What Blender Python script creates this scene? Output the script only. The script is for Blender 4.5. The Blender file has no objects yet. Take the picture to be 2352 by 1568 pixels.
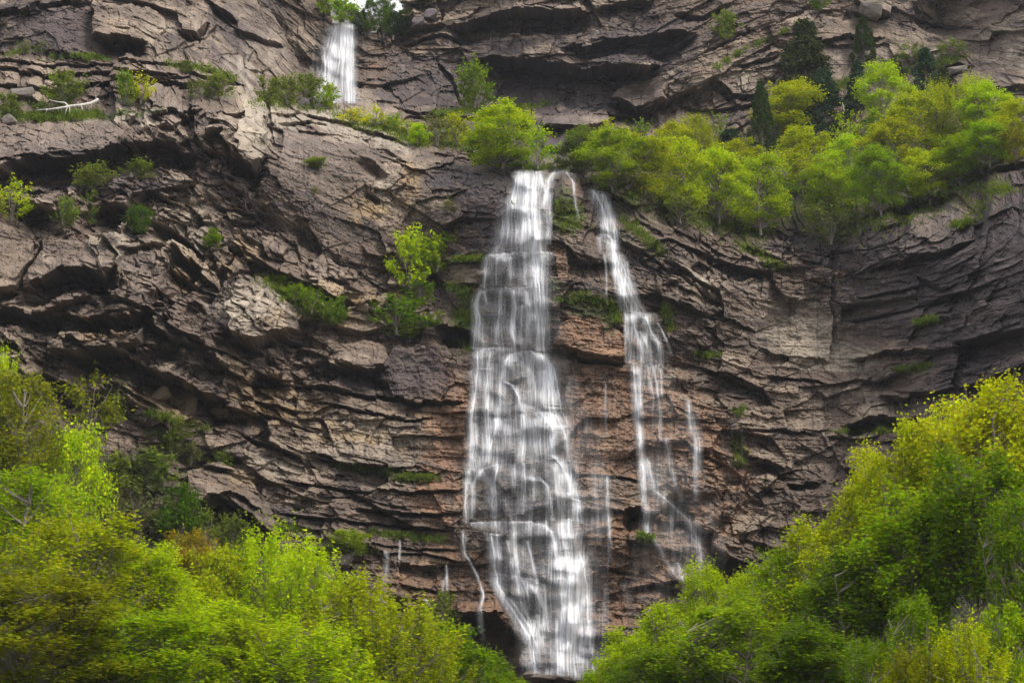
import bpy, bmesh, math, random
import numpy as np
from mathutils import Vector

R = math.radians
W0, H0 = 2352.0, 1568.0           # working resolution the layout was measured in
FOC = 0.5 * W0 / math.tan(R(15.0))
PITCH = R(16.0)
CAMZ = 1.7
STEP = 1.7
scene = bpy.context.scene
C = scene.collection
random.seed(7)

# ------------------------------------------------------------------ camera maths
def ray(u, v):
    """direction through (u,v), scaled so that its y component is 1"""
    a = (u - W0 / 2) / FOC
    b = (H0 / 2 - v) / FOC
    cy, sy = math.cos(PITCH), math.sin(PITCH)
    dy = cy - b * sy
    dz = sy + b * cy
    return a / dy, dz / dy
def proj(x, y, z):
    cy, sy = math.cos(PITCH), math.sin(PITCH)
    zz = z - CAMZ
    d = y * cy + zz * sy
    b = -y * sy + zz * cy
    return W0 / 2 + FOC * x / d, H0 / 2 - FOC * b / d
def pt(u, v, Y):
    rx, rz = ray(u, v)
    return Vector((rx * Y, Y, CAMZ + rz * Y))

# ------------------------------------------------------------------ noise
def ihash(ix, iy, seed):
    h = (ix.astype(np.int64) * 374761393 + iy.astype(np.int64) * 668265263 + seed * 1442695041) & 0xFFFFFFFF
    h = ((h ^ (h >> 13)) * 1274126177) & 0xFFFFFFFF
    h = (h ^ (h >> 16)) & 0xFFFFFFFF
    h = (h * 2246822519) & 0xFFFFFFFF
    h = h ^ (h >> 15)
    return ((h & 0xFFFFFF) / 16777216.0).astype(np.float32)
def gnoise(x, y, seed):
    x0 = np.floor(x); y0 = np.floor(y)
    fx = (x - x0).astype(np.float32); fy = (y - y0).astype(np.float32)
    sx = fx * fx * (3 - 2 * fx); sy = fy * fy * (3 - 2 * fy)
    ix = x0.astype(np.int64); iy = y0.astype(np.int64)
    def g(dx, dy):
        a = ihash(ix + dx, iy + dy, seed) * (2 * math.pi)
        return np.cos(a) * (fx - dx) + np.sin(a) * (fy - dy)
    a = g(0, 0); b = g(1, 0); c = g(0, 1); d = g(1, 1)
    return ((a + (b - a) * sx) * (1 - sy) + (c + (d - c) * sx) * sy) * 1.5
def fbm(x, y, seed, n=4, gain=0.5):
    o = 0; a = 1; t = 0
    for i in range(n):
        o = o + a * gnoise(x, y, seed + i * 17); t += a
        x = x * 2.03 + 5.3; y = y * 2.03 + 1.7; a *= gain
    return o / t
def voro(x, y, seed, cheb=0.5):
    ix = np.floor(x).astype(np.int64); iy = np.floor(y).astype(np.int64)
    fx = (x - ix).astype(np.float32); fy = (y - iy).astype(np.float32)
    d1 = np.full(x.shape, 9e9, np.float32); d2 = d1.copy()
    bx = np.zeros_like(d1); by = np.zeros_like(d1)
    cx = np.zeros(x.shape, np.int64); cy = cx.copy()
    for dx in (-1, 0, 1):
        for dy in (-1, 0, 1):
            px = dx + 0.1 + 0.8 * ihash(ix + dx, iy + dy, seed) - fx
            py = dy + 0.1 + 0.8 * ihash(ix + dx, iy + dy, seed + 7) - fy
            ax = np.abs(px); ay = np.abs(py)
            d = (1 - cheb) * np.sqrt(ax * ax + ay * ay) + cheb * np.maximum(ax, ay)
            m = d < d1
            d2 = np.where(m, d1, np.minimum(d2, d))
            d1 = np.where(m, d, d1)
            bx = np.where(m, px, bx); by = np.where(m, py, by)
            cx = np.where(m, ix + dx, cx); cy = np.where(m, iy + dy, cy)
    return d2 - d1, bx, by, cx, cy
def sstep(a, b, x):
    t = np.clip((x - a) / (b - a), 0, 1)
    return t * t * (3 - 2 * t)
def blob(U, V, u, v, ru, rv, wob=0):
    return np.exp(-(((U - u) / ru) ** 2 + ((V - v) / rv) ** 2))

# ------------------------------------------------------------------ macro depth of the cliff (control points: u, v, distance)
MAC = [(-300,1750,122),(-300,1200,124),(-300,800,130),(-300,400,140),(-300,100,160),(-300,-150,164),
 (0,1568,126),(0,1200,128),(0,900,132),(0,700,134),(0,480,139),(0,300,148),(0,220,154),(0,120,160),(0,0,162),(0,-150,164),
 (300,1300,134),(300,950,138),(300,700,137),(300,520,143),(300,320,149),(300,240,155),(300,110,163),(300,0,166),
 (560,1300,141),(560,1000,144),(560,720,144),(560,500,150),(560,300,150),(560,235,160),(560,100,176),(560,0,179),
 (800,1500,145),(800,1250,147),(800,1000,150),(800,700,153),(800,450,156),(800,290,160),(790,235,182),(790,120,188),(790,40,190),
 (700,180,186),(700,0,190),(790,-150,196),
 (1000,1500,146),(1000,1200,150),(1000,900,154),(1000,600,158),(1000,400,161),(1000,300,170),(1000,230,187),(1000,80,190),(1000,-150,192),
 (1220,1750,141),(1220,1560,144),(1220,1300,145.5),(1220,1000,148),(1220,700,151),(1220,400,156),(1220,330,166),(1220,260,184),(1220,150,188),(1220,0,187),
 (1360,1450,145),(1360,1100,147),(1360,800,150),(1400,500,155),(1450,400,160),(1450,290,182),(1450,150,184),(1450,0,188),
 (1600,1560,147),(1600,1200,150),(1600,900,153),(1600,640,154),(1600,520,160),(1600,330,178),(1600,150,182),(1600,-150,190),
 (1820,1560,148),(1820,1200,154),(1880,900,161),(1880,700,163),(1850,560,163),(1820,350,178),(1820,150,186),(1820,0,190),
 (2050,1300,148),(2050,1000,153),(2050,700,157),(2050,520,158),(2050,350,176),(2050,180,188),(2050,0,193),
 (2300,1300,134),(2300,1000,140),(2300,700,144),(2300,460,151),(2300,330,160),(2300,180,178),(2300,0,182),(2350,-150,184),
 (2650,1700,118),(2650,1000,124),(2650,500,132),(2650,200,160),(2650,-150,165),(1800,1750,140),(600,1750,134)]
MAC = np.array(MAC, float)
def _tps(r2):
    return 0.5 * r2 * np.log(np.maximum(r2, 1e-12))
_s = 600.0
_p = MAC[:, :2] / _s
_K = _tps(((_p[:, None] - _p[None]) ** 2).sum(-1)) + np.eye(len(_p)) * 0.01
_A = np.zeros((len(_p) + 3,) * 2); n_ = len(_p)
_A[:n_, :n_] = _K; _A[:n_, n_] = 1; _A[:n_, n_ + 1:] = _p; _A[n_, :n_] = 1; _A[n_ + 1:, :n_] = _p.T
_w = np.linalg.solve(_A, np.r_[MAC[:, 2], 0, 0, 0])
def macro(U, V):
    x = U / _s; y = V / _s
    o = _w[n_] + _w[n_ + 1] * x + _w[n_ + 2] * y
    for i in range(n_):
        o = o + _w[i] * _tps((x - _p[i, 0]) ** 2 + (y - _p[i, 1]) ** 2)
    return o

U1 = np.arange(-260, 2620, STEP); V1 = np.arange(-150, 1730, STEP)
U, V = np.meshgrid(U1, V1)
NV, NU = U.shape
# coarse macro then bilinear (fast)
def coarse(fn, st=16):
    uu = np.arange(-300, 2680, st); vv = np.arange(-200, 1780, st)
    g = fn(*np.meshgrid(uu.astype(float), vv.astype(float)))
    fx = (U1 - uu[0]) / st; fy = (V1 - vv[0]) / st
    ix = fx.astype(int); iy = fy.astype(int); fx = fx - ix; fy = (fy - iy)[:, None]
    a = g[iy][:, ix]; b = g[iy][:, ix + 1]; c = g[iy + 1][:, ix]; d = g[iy + 1][:, ix + 1]
    return (a * (1 - fx) + b * fx) * (1 - fy) + (c * (1 - fx) + d * fx) * fy
Y0 = coarse(macro)

# ------------------------------------------------------------------ bedding direction
SL = [(100,100,.12),(300,170,.12),(560,100,1.0),(660,120,1.2),(480,60,.7),(200,330,-.05),(450,300,.1),(100,550,.15),(300,600,.2),(150,700,.08),(300,790,.15),(450,860,.4),
 (560,600,.5),(520,780,.35),(640,900,.25),(650,1010,.32),(820,900,.12),(850,1000,.15),(880,1130,.08),(750,1220,.06),(950,1280,.02),(950,680,.04),(850,520,.3),(720,450,.35),(900,380,.25),
 (1050,600,-.03),(1050,900,.05),(1180,700,0),(1180,1000,0),(1180,1300,.03),(1380,800,.12),(1360,1000,.08),(1450,1200,.04),(1400,1400,.08),(1300,580,.1),(1600,640,.5),(1500,560,.5),(1650,780,.35),(1750,900,.25),(1600,1000,.2),
 (1720,1150,.15),(1700,1270,.3),(1850,1100,0),(1880,820,.02),(1950,930,-.02),(2100,650,-.25),(2200,800,-.32),(2320,880,-.4),(2080,960,-.15),(2150,480,-.4),(2320,600,-.35),(1850,600,.05),
 (1100,60,-.12),(1280,90,.08),(1050,180,.05),(1000,270,.1),(1300,220,-.1),(1420,200,-.2),(1320,290,-.1),(1600,180,-.38),(1750,120,-.35),(1720,270,-.15),(1960,60,-.05),(2120,90,.25),(2300,130,.2),(2250,200,.1),(900,110,-.1),(300,1150,.1),(550,1160,.35),(60,900,.1)]
SL = np.array(SL, float)
def slope(A, B):
    o = np.zeros_like(A); t = np.zeros_like(A)
    for u, v, s in SL:
        w = 1 / (((A - u) ** 2 + (B - v) ** 2) + 105.0 ** 2) ** 1.7
        o += w * s; t += w
    return o / t
def bedfun(A, B):
    s = slope(A, B)
    g = np.cumsum(s, axis=1) * 16
    k = np.argmin(np.abs(A[0] - 1176))
    return B - (g - g[:, k:k + 1])
S = coarse(bedfun)
print('bed done')

wu = fbm(U / 190, V / 170, 11, 2); wv = fbm(U / 230, V / 190, 23, 2)
Uw = U + 20 * wu + 2.5 * gnoise(U / 33, V / 21, 12); Sw = S + 9 * wv
n_big = fbm(U / 300, V / 240, 31, 3)
# region masks
massive = np.clip(0.42 + 1.6 * n_big, 0, 1)
for (a, b, ru, rv, k) in [(740,440,170,90,.9),(600,720,80,70,.7),(1880,760,110,80,1.0),(2000,120,220,60,.8),(1620,180,120,60,.6),(2300,100,90,80,.8),(150,580,90,60,.6),(850,820,100,50,.5),(1500,900,200,120,.35),(1300,1000,250,400,.3)]:
    massive = np.clip(massive + k * blob(U, V, a, b, ru, rv), 0, 1)
jumble = np.zeros_like(U)
for (a, b, ru, rv, k) in [(430,620,230,170,1.0),(250,850,250,120,.8),(120,480,180,60,.7),(640,850,130,110,.7),(430,290,170,90,.9),(60,300,120,60,.4),(1650,640,170,110,.6),(1700,1150,150,140,.5),(840,650,130,60,.6),(150,170,260,60,.4),(960,40,90,50,.7),(1450,230,150,60,.5),(2150,470,150,60,.6)]:
    jumble = np.clip(jumble + k * blob(U, V, a, b, ru, rv), 0, 1)

D = np.zeros_like(U)              # outward displacement in metres
D += 1.6 * fbm(Uw / 240, S / 120, 41, 3)
Dmac = D.copy()
def blocks(su, sv, seed, amp, tilt, crack, cw, mask, cheb=0.6, quant=None):
    global D
    e, bx, by, cx, cy = voro(Uw / su + 3.1 * seed, Sw / sv + 1.3 * seed, seed, cheb)
    h = ihash(cx, cy, seed + 3) - .5
    tx = (ihash(cx, cy, seed + 4) - .5) * 1.35; ty = (ihash(cx, cy, seed + 5) - .35) * .7
    d = amp * (h * 1.3 + tilt * (tx * bx * 1.6 + ty * -by * 1.6))
    d -= crack * (1 - sstep(0, cw, e))
    D += d * mask
    return ihash(cx, cy, seed + 9), e
idA, eA = blocks(150, 74, 101, 2.4, 1.7, .12, .03, 0.5 + 0.8 * jumble - .2 * massive, .3)
idB, eB = blocks(64, 30, 202, 1.15, 1.9, .10, .05, 0.42 + 0.8 * jumble - .36 * massive, .35)
Dbig = D.copy()
idC, eC = blocks(27, 13, 303, .40, 1.8, .10, .08, 0.46 + 0.6 * jumble - .38 * massive, .4)
idD, eD = blocks(11, 6, 404, .13, 1.7, .04, .15, 0.8 - .3 * massive, .4)
# tumbled blocks lying across the bedding
def tumbled(ang, su, sv, seed, amp, tilt, crack, cw, mask):
    global D
    ca, sa = math.cos(ang), math.sin(ang)
    A = (Uw * ca + V * sa) / su; B = (-Uw * sa + V * ca) / sv
    e, bx, by, cx, cy = voro(A, B, seed, .65)
    h = ihash(cx, cy, seed + 3) - .5; tx = ihash(cx, cy, seed + 4) - .5; ty = ihash(cx, cy, seed + 5) - .5
    D += mask * (amp * (h * 1.2 + tilt * (tx * bx + ty * by) * 1.6) - crack * (1 - sstep(0, cw, e)))
    return ihash(cx, cy, seed + 9)
_d0 = D.copy()
idT = tumbled(.62, 58, 34, 707, 1.5, 1.6, .15, .05, np.clip(jumble, 0, 1) ** 1.3 + .12)
idT2 = tumbled(-.35, 96, 60, 808, 1.5, 1.5, .08, .04, .35 + .3 * jumble)
Dbig += D - _d0
idT3 = tumbled(.5, 24, 14, 909, .45, 1.8, .15, .09, np.clip(jumble, 0, 1) + .15)
# long thin beds
def beds(T, L, seed, amp, mask):
    global D
    q = Sw / T + 0.7 * fbm(Uw / L, Sw / (T * 3), seed, 2)
    i = np.floor(q); f = q - i
    h = ihash(i.astype(np.int64), (np.floor(Uw / (L * 2.1) + 3 * ihash(i.astype(np.int64), i.astype(np.int64), seed + 3))).astype(np.int64), seed + 1)
    D += amp * (h - .5 + 0.15 * f) * mask * (1 - .6 * jumble)
    return h
thin = sstep(-.25, .2, fbm(Uw / 260, S / 70, 55, 3) + .5 * blob(U, V, 840, 1170, 300, 130) + .35 * blob(U, V, 1300, 1150, 300, 300) + .3 * blob(U, V, 1750, 1000, 260, 160))
bA = beds(38, 160, 61, .7, thin * (1 - .6 * massive) * (1 - .5 * jumble))
bB = beds(12, 90, 62, .30, thin * (1 - .6 * massive))
bC = beds(5.5, 50, 63, .11, (0.3 + thin) * (1 - .5 * massive))
D += 0.20 * fbm(Uw / 24, Sw / 14, 71, 4) + 0.07 * fbm(U / 6, V / 5, 77, 2)
D += massive * 0.12 * (np.abs(fbm(Uw / 60, Sw / 26, 73, 4)) * -2 + .5)
D += 0.08 * fbm(U / 12, V / 90, 79, 3) * massive
print('rock noise done')

# ------------------------------------------------------------------ traced broad faces: polygon, stand-out (m), slope across and down (m per 100 px), tint (lit and shaded sides of blocks partly painted in)
PALE, TAN, DARK, GREY, RUST, WARM = (.36,.32,.265), (.40,.31,.19), (.105,.085,.088), (.24,.20,.17), (.32,.185,.11), (.29,.235,.18)  # PALE and DARK also paint the lit and shaded sides of blocks
FACES = [
 ([(85,600),(110,560),(235,560),(262,610),(240,650),(150,625),(60,668),(52,640)],1.2,.4,.2,GREY),
 ([(205,548),(262,572),(280,592),(265,628),(228,604)],1.5,-2.6,.3,PALE),
 ([(-40,490),(0,490),(40,500),(80,540),(75,600),(40,662),(-40,690)],1.0,-1.2,1.0,WARM),
 ([(272,690),(285,600),(305,560),(398,562),(395,600),(380,640),(350,692)],1.0,.7,-.2,GREY),
 ([(398,558),(425,566),(505,640),(508,672),(462,622),(397,582)],1.6,-2.2,.6,WARM),
 ([(452,775),(478,705),(520,650),(545,640),(548,700),(525,765)],1.2,2.6,-.3,DARK),
 ([(547,640),(600,640),(665,700),(692,758),(640,768),(590,790),(535,772),(524,720)],2.2,-1.0,.4,PALE),
 ([(543,560),(560,540),(602,580),(602,606),(570,600)],1.4,-1.6,.8,TAN),
 ([(492,592),(520,568),(540,598),(505,622)],1.2,1.8,.2,GREY),([(540,598),(562,590),(575,622),(520,640)],1.0,-1.6,.2,WARM),
 ([(705,622),(740,580),(790,620),(797,648),(760,640),(712,650)],1.2,.3,1.2,GREY),([(738,642),(792,660),(780,694),(732,664)],1.0,-.8,-.4,TAN),
 ([(772,800),(838,782),(882,798),(908,838),(870,856),(800,852),(758,842)],1.6,-.3,.6,WARM),
 ([(908,795),(1008,802),(1032,900),(1012,926),(905,912),(872,862)],1.0,.2,-1.2,DARK),
 ([(718,1036),(760,1014),(900,1026),(962,1060),(950,1078),(780,1062)],.7,-.1,.9,PALE),
 ([(430,1085),(500,1060),(560,1082),(632,1182),(636,1232),(600,1172),(540,1132),(440,1160)],1.2,-.6,.5,WARM),
 ([(218,8),(300,15),(360,25),(388,60),(352,112),(335,100),(219,92)],1.0,-.5,.1,WARM),
 ([(55,34),(214,10),(212,122),(100,112),(40,70)],.0,.6,0,DARK),
 ([(300,292),(345,206),(352,262),(330,322)],1.0,2.8,0,DARK),([(350,206),(372,198),(447,246),(400,300),(355,272)],1.8,-1.4,.5,GREY),
 ([(440,244),(480,216),(560,206),(600,236),(560,268),(460,272)],1.6,.1,.6,WARM),([(562,210),(605,230),(613,350),(590,392),(558,370),(545,330),(566,280)],1.6,-3.0,.2,PALE),
 ([(560,0),(622,30),(692,168),(702,192),(642,192),(560,92),(500,20)],.6,-.7,.2,GREY),
 ([(400,20),(470,10),(500,60),(470,90),(420,70)],.8,.5,-.6,GREY),
 ([(1402,216),(1430,186),(1490,172),(1527,190),(1532,236),(1459,245)],1.6,-.2,1.0,GREY),
 ([(1248,268),(1320,242),(1400,236),(1396,290),(1320,298),(1243,294)],1.2,-.2,.8,GREY),
 ([(1540,602),(1562,600),(1636,660),(1630,676),(1590,652)],.8,-.6,1.4,PALE),
 ([(1735,702),(1880,690),(1912,760),(1900,830),(1780,812),(1700,772)],.2,.5,.5,PALE),
 ([(1290,742),(1380,726),(1441,790),(1437,828),(1340,812),(1272,792)],.9,-.3,-.2,RUST),
 ([(1964,5),(1975,-20),(2040,-20),(2046,36),(1990,36)],1.6,-.8,.2,PALE),
 ([(-60,292),(130,284),(250,280),(300,312),(250,355),(60,366),(-60,392)],.9,0,.3,GREY),
 ([(345,735),(372,718),(424,780),(406,798)],1.1,-1.4,.4,PALE),
 ([(228,888),(330,886),(442,958),(420,978),(330,934)],.6,-.2,1.4,TAN),
 ([(514,814),(560,824),(584,850),(572,876),(522,850)],.9,-1.0,.2,TAN),
 ([(775,903),(930,928),(932,963),(780,932)],.4,0,.2,WARM),([(640,1010),(700,1000),(760,1030),(700,1045)],.6,-.4,.6,WARM),
 ([(1300,400),(1330,408),(1338,450),(1330,490),(1275,486),(1268,440)],1.0,.3,-.6,DARK),
 ([(1275,575),(1300,570),(1308,640),(1280,640)],.5,-.6,0,RUST),
 ([(1560,160),(1640,118),(1760,70),(1780,100),(1690,150),(1600,210)],.6,.2,1.2,WARM),
 ([(1780,100),(1960,40),(2090,70),(2160,120),(2040,130),(1900,100)],.4,.1,.9,WARM),
 ([(1860,110),(2040,100),(2060,170),(1900,200)],-.3,.2,-.2,GREY),
 ([(1330,1095),(1470,1110),(1475,1165),(1330,1172)],.5,0,.3,WARM),([(1310,1110),(1330,1100),(1335,1170),(1312,1175)],.2,-1,.3,GREY),
 ([(980,1240),(1050,1250),(1060,1290),(960,1300)],.3,0,.3,RUST),([(1050,1385),(1140,1370),(1160,1410),(1060,1408)],1.0,0,.8,RUST),
 ([(960,1110),(1060,1105),(1062,1125),(965,1130)],.6,0,.8,RUST),([(2100,480),(2180,455),(2240,500),(2150,560),(2080,540)],.5,-.4,.5,GREY),
 ([(1650,650),(1760,640),(1830,720),(1740,760),(1660,730)],.4,-.8,.1,GREY),([(650,300),(840,320),(880,400),(760,470),(640,420)],.0,-.1,.2,GREY),
]
FT = np.zeros(U.shape + (3,), np.float32); FM = np.zeros(U.shape, np.float32)
det = D - Dbig
def inpoly(poly, X, Yv):
    c = np.zeros(X.shape, bool); n = len(poly)
    for i in range(n):
        x1, y1 = poly[i]; x2, y2 = poly[(i + 1) % n]
        if y1 == y2: continue
        c ^= ((y1 > Yv) != (y2 > Yv)) & (X < (x2 - x1) * (Yv - y1) / (y2 - y1) + x1)
    return c
jx = 7 * fbm(U / 22, V / 22, 611, 2); jy = 7 * fbm(U / 22, V / 22, 613, 2)
for poly, out, tx, ty, tint in FACES:
    xs = [p[0] for p in poly]; ys = [p[1] for p in poly]
    a, b = np.searchsorted(U1, [min(xs) - 8, max(xs) + 8]); c, d = np.searchsorted(V1, [min(ys) - 8, max(ys) + 8])
    sl = (slice(c, d), slice(a, b))
    m = inpoly(poly, U[sl] + jx[sl], V[sl] + jy[sl])
    uc = sum(xs) / len(xs); vc = sum(ys) / len(ys)
    new = Dmac[sl] * .6 + out + tx * (U[sl] - uc) / 100 + ty * (V[sl] - vc) / 100 + .85 * det[sl] + .18 * (Dbig[sl] - Dmac[sl])
    D[sl] = np.where(m, new, D[sl])
    FT[sl][m] = tint; FM[sl][m] = .42
# ------------------------------------------------------------------ traced ledges and undercuts
wobL = 5 * fbm(U / 60, V / 60, 91, 2) + 9 * (ihash(np.floor(Uw / 23).astype(np.int64), np.floor(Uw / 23).astype(np.int64) * 0, 5) - .5)
wobW = 9 * fbm(U / 40, V / 40, 97, 3)
def H(pts, out, up, rec, down, inv=1):
    """ledge line: rock above stands out by `out`, fading over `up`; below it is cut back by `rec`, recovering over `down`"""
    pu = [p[0] for p in pts]; pv = [p[1] for p in pts]
    a = max(np.searchsorted(U1, pu[0] - 8), 0); b = np.searchsorted(U1, pu[-1] + 8)
    lo = min(pv) - max(up, down) - 25; hi = max(pv) + max(up, down) + 25
    c = max(np.searchsorted(V1, lo), 0); d = np.searchsorted(V1, hi)
    sl = (slice(c, d), slice(a, b))
    line = np.interp(U[sl], pu, pv) + wobL[sl] * min(1, (up + down) / 60)
    dv = (V[sl] - line) * inv
    L = max(pu[-1] - pu[0], 1); en = min(.18 * L, 45)
    end = sstep(pu[0] - 8, pu[0] + en, U[sl]) * (1 - sstep(pu[-1] - en, pu[-1] + 8, U[sl]))
    o = np.where(dv <= 0, out * np.clip(1 + dv / up, 0, 1) ** 1.2, -rec * (1.35 if down > 24 else 1.1) * np.clip(1 - dv / (down * (1.15 if down > 24 else 1)), 0, 1) ** (.38 if down > 24 else .7))
    D[sl] += o * end
def Vv(pts, outL, wl, recR, wr):
    """edge running down: left side stands out, right side is cut back"""
    pts = sorted(pts, key=lambda p: p[1])
    pu = [p[0] for p in pts]; pv = [p[1] for p in pts]
    c = max(np.searchsorted(V1, pv[0] - 8), 0); d = np.searchsorted(V1, pv[-1] + 8)
    a = max(np.searchsorted(U1, min(pu) - wl - 20), 0); b = np.searchsorted(U1, max(pu) + wr + 20)
    sl = (slice(c, d), slice(a, b))
    line = np.interp(V[sl], pv, pu) + wobW[sl] * .8
    du = U[sl] - line
    L = pv[-1] - pv[0]; en = min(.25 * L, 40)
    end = sstep(pv[0] - 8, pv[0] + en, V[sl]) * (1 - sstep(pv[-1] - en, pv[-1] + 8, V[sl]))
    fL = np.clip(1 + du / wl, 0, 1); fR = np.clip(1 - du / wr, 0, 1)
    D[sl] += np.where(du <= 0, outL * fL, -recR * fR ** .8) * end
def cave(u, v, ru, rv, dep, rot=0):
    m = (np.abs(U - u) < ru * 2.2 + 20) & (np.abs(V - v) < max(rv, abs(rot) * ru) * 2.2 + 20)
    uu = U[m] - u + wobW[m] * .6; vv = V[m] - v - rot * (U[m] - u) + wobL[m] * .6
    r = np.sqrt((uu / ru) ** 2 + (vv / rv) ** 2)
    D[m] -= dep * np.clip(1.25 - r, 0, 1) ** .6
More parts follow.
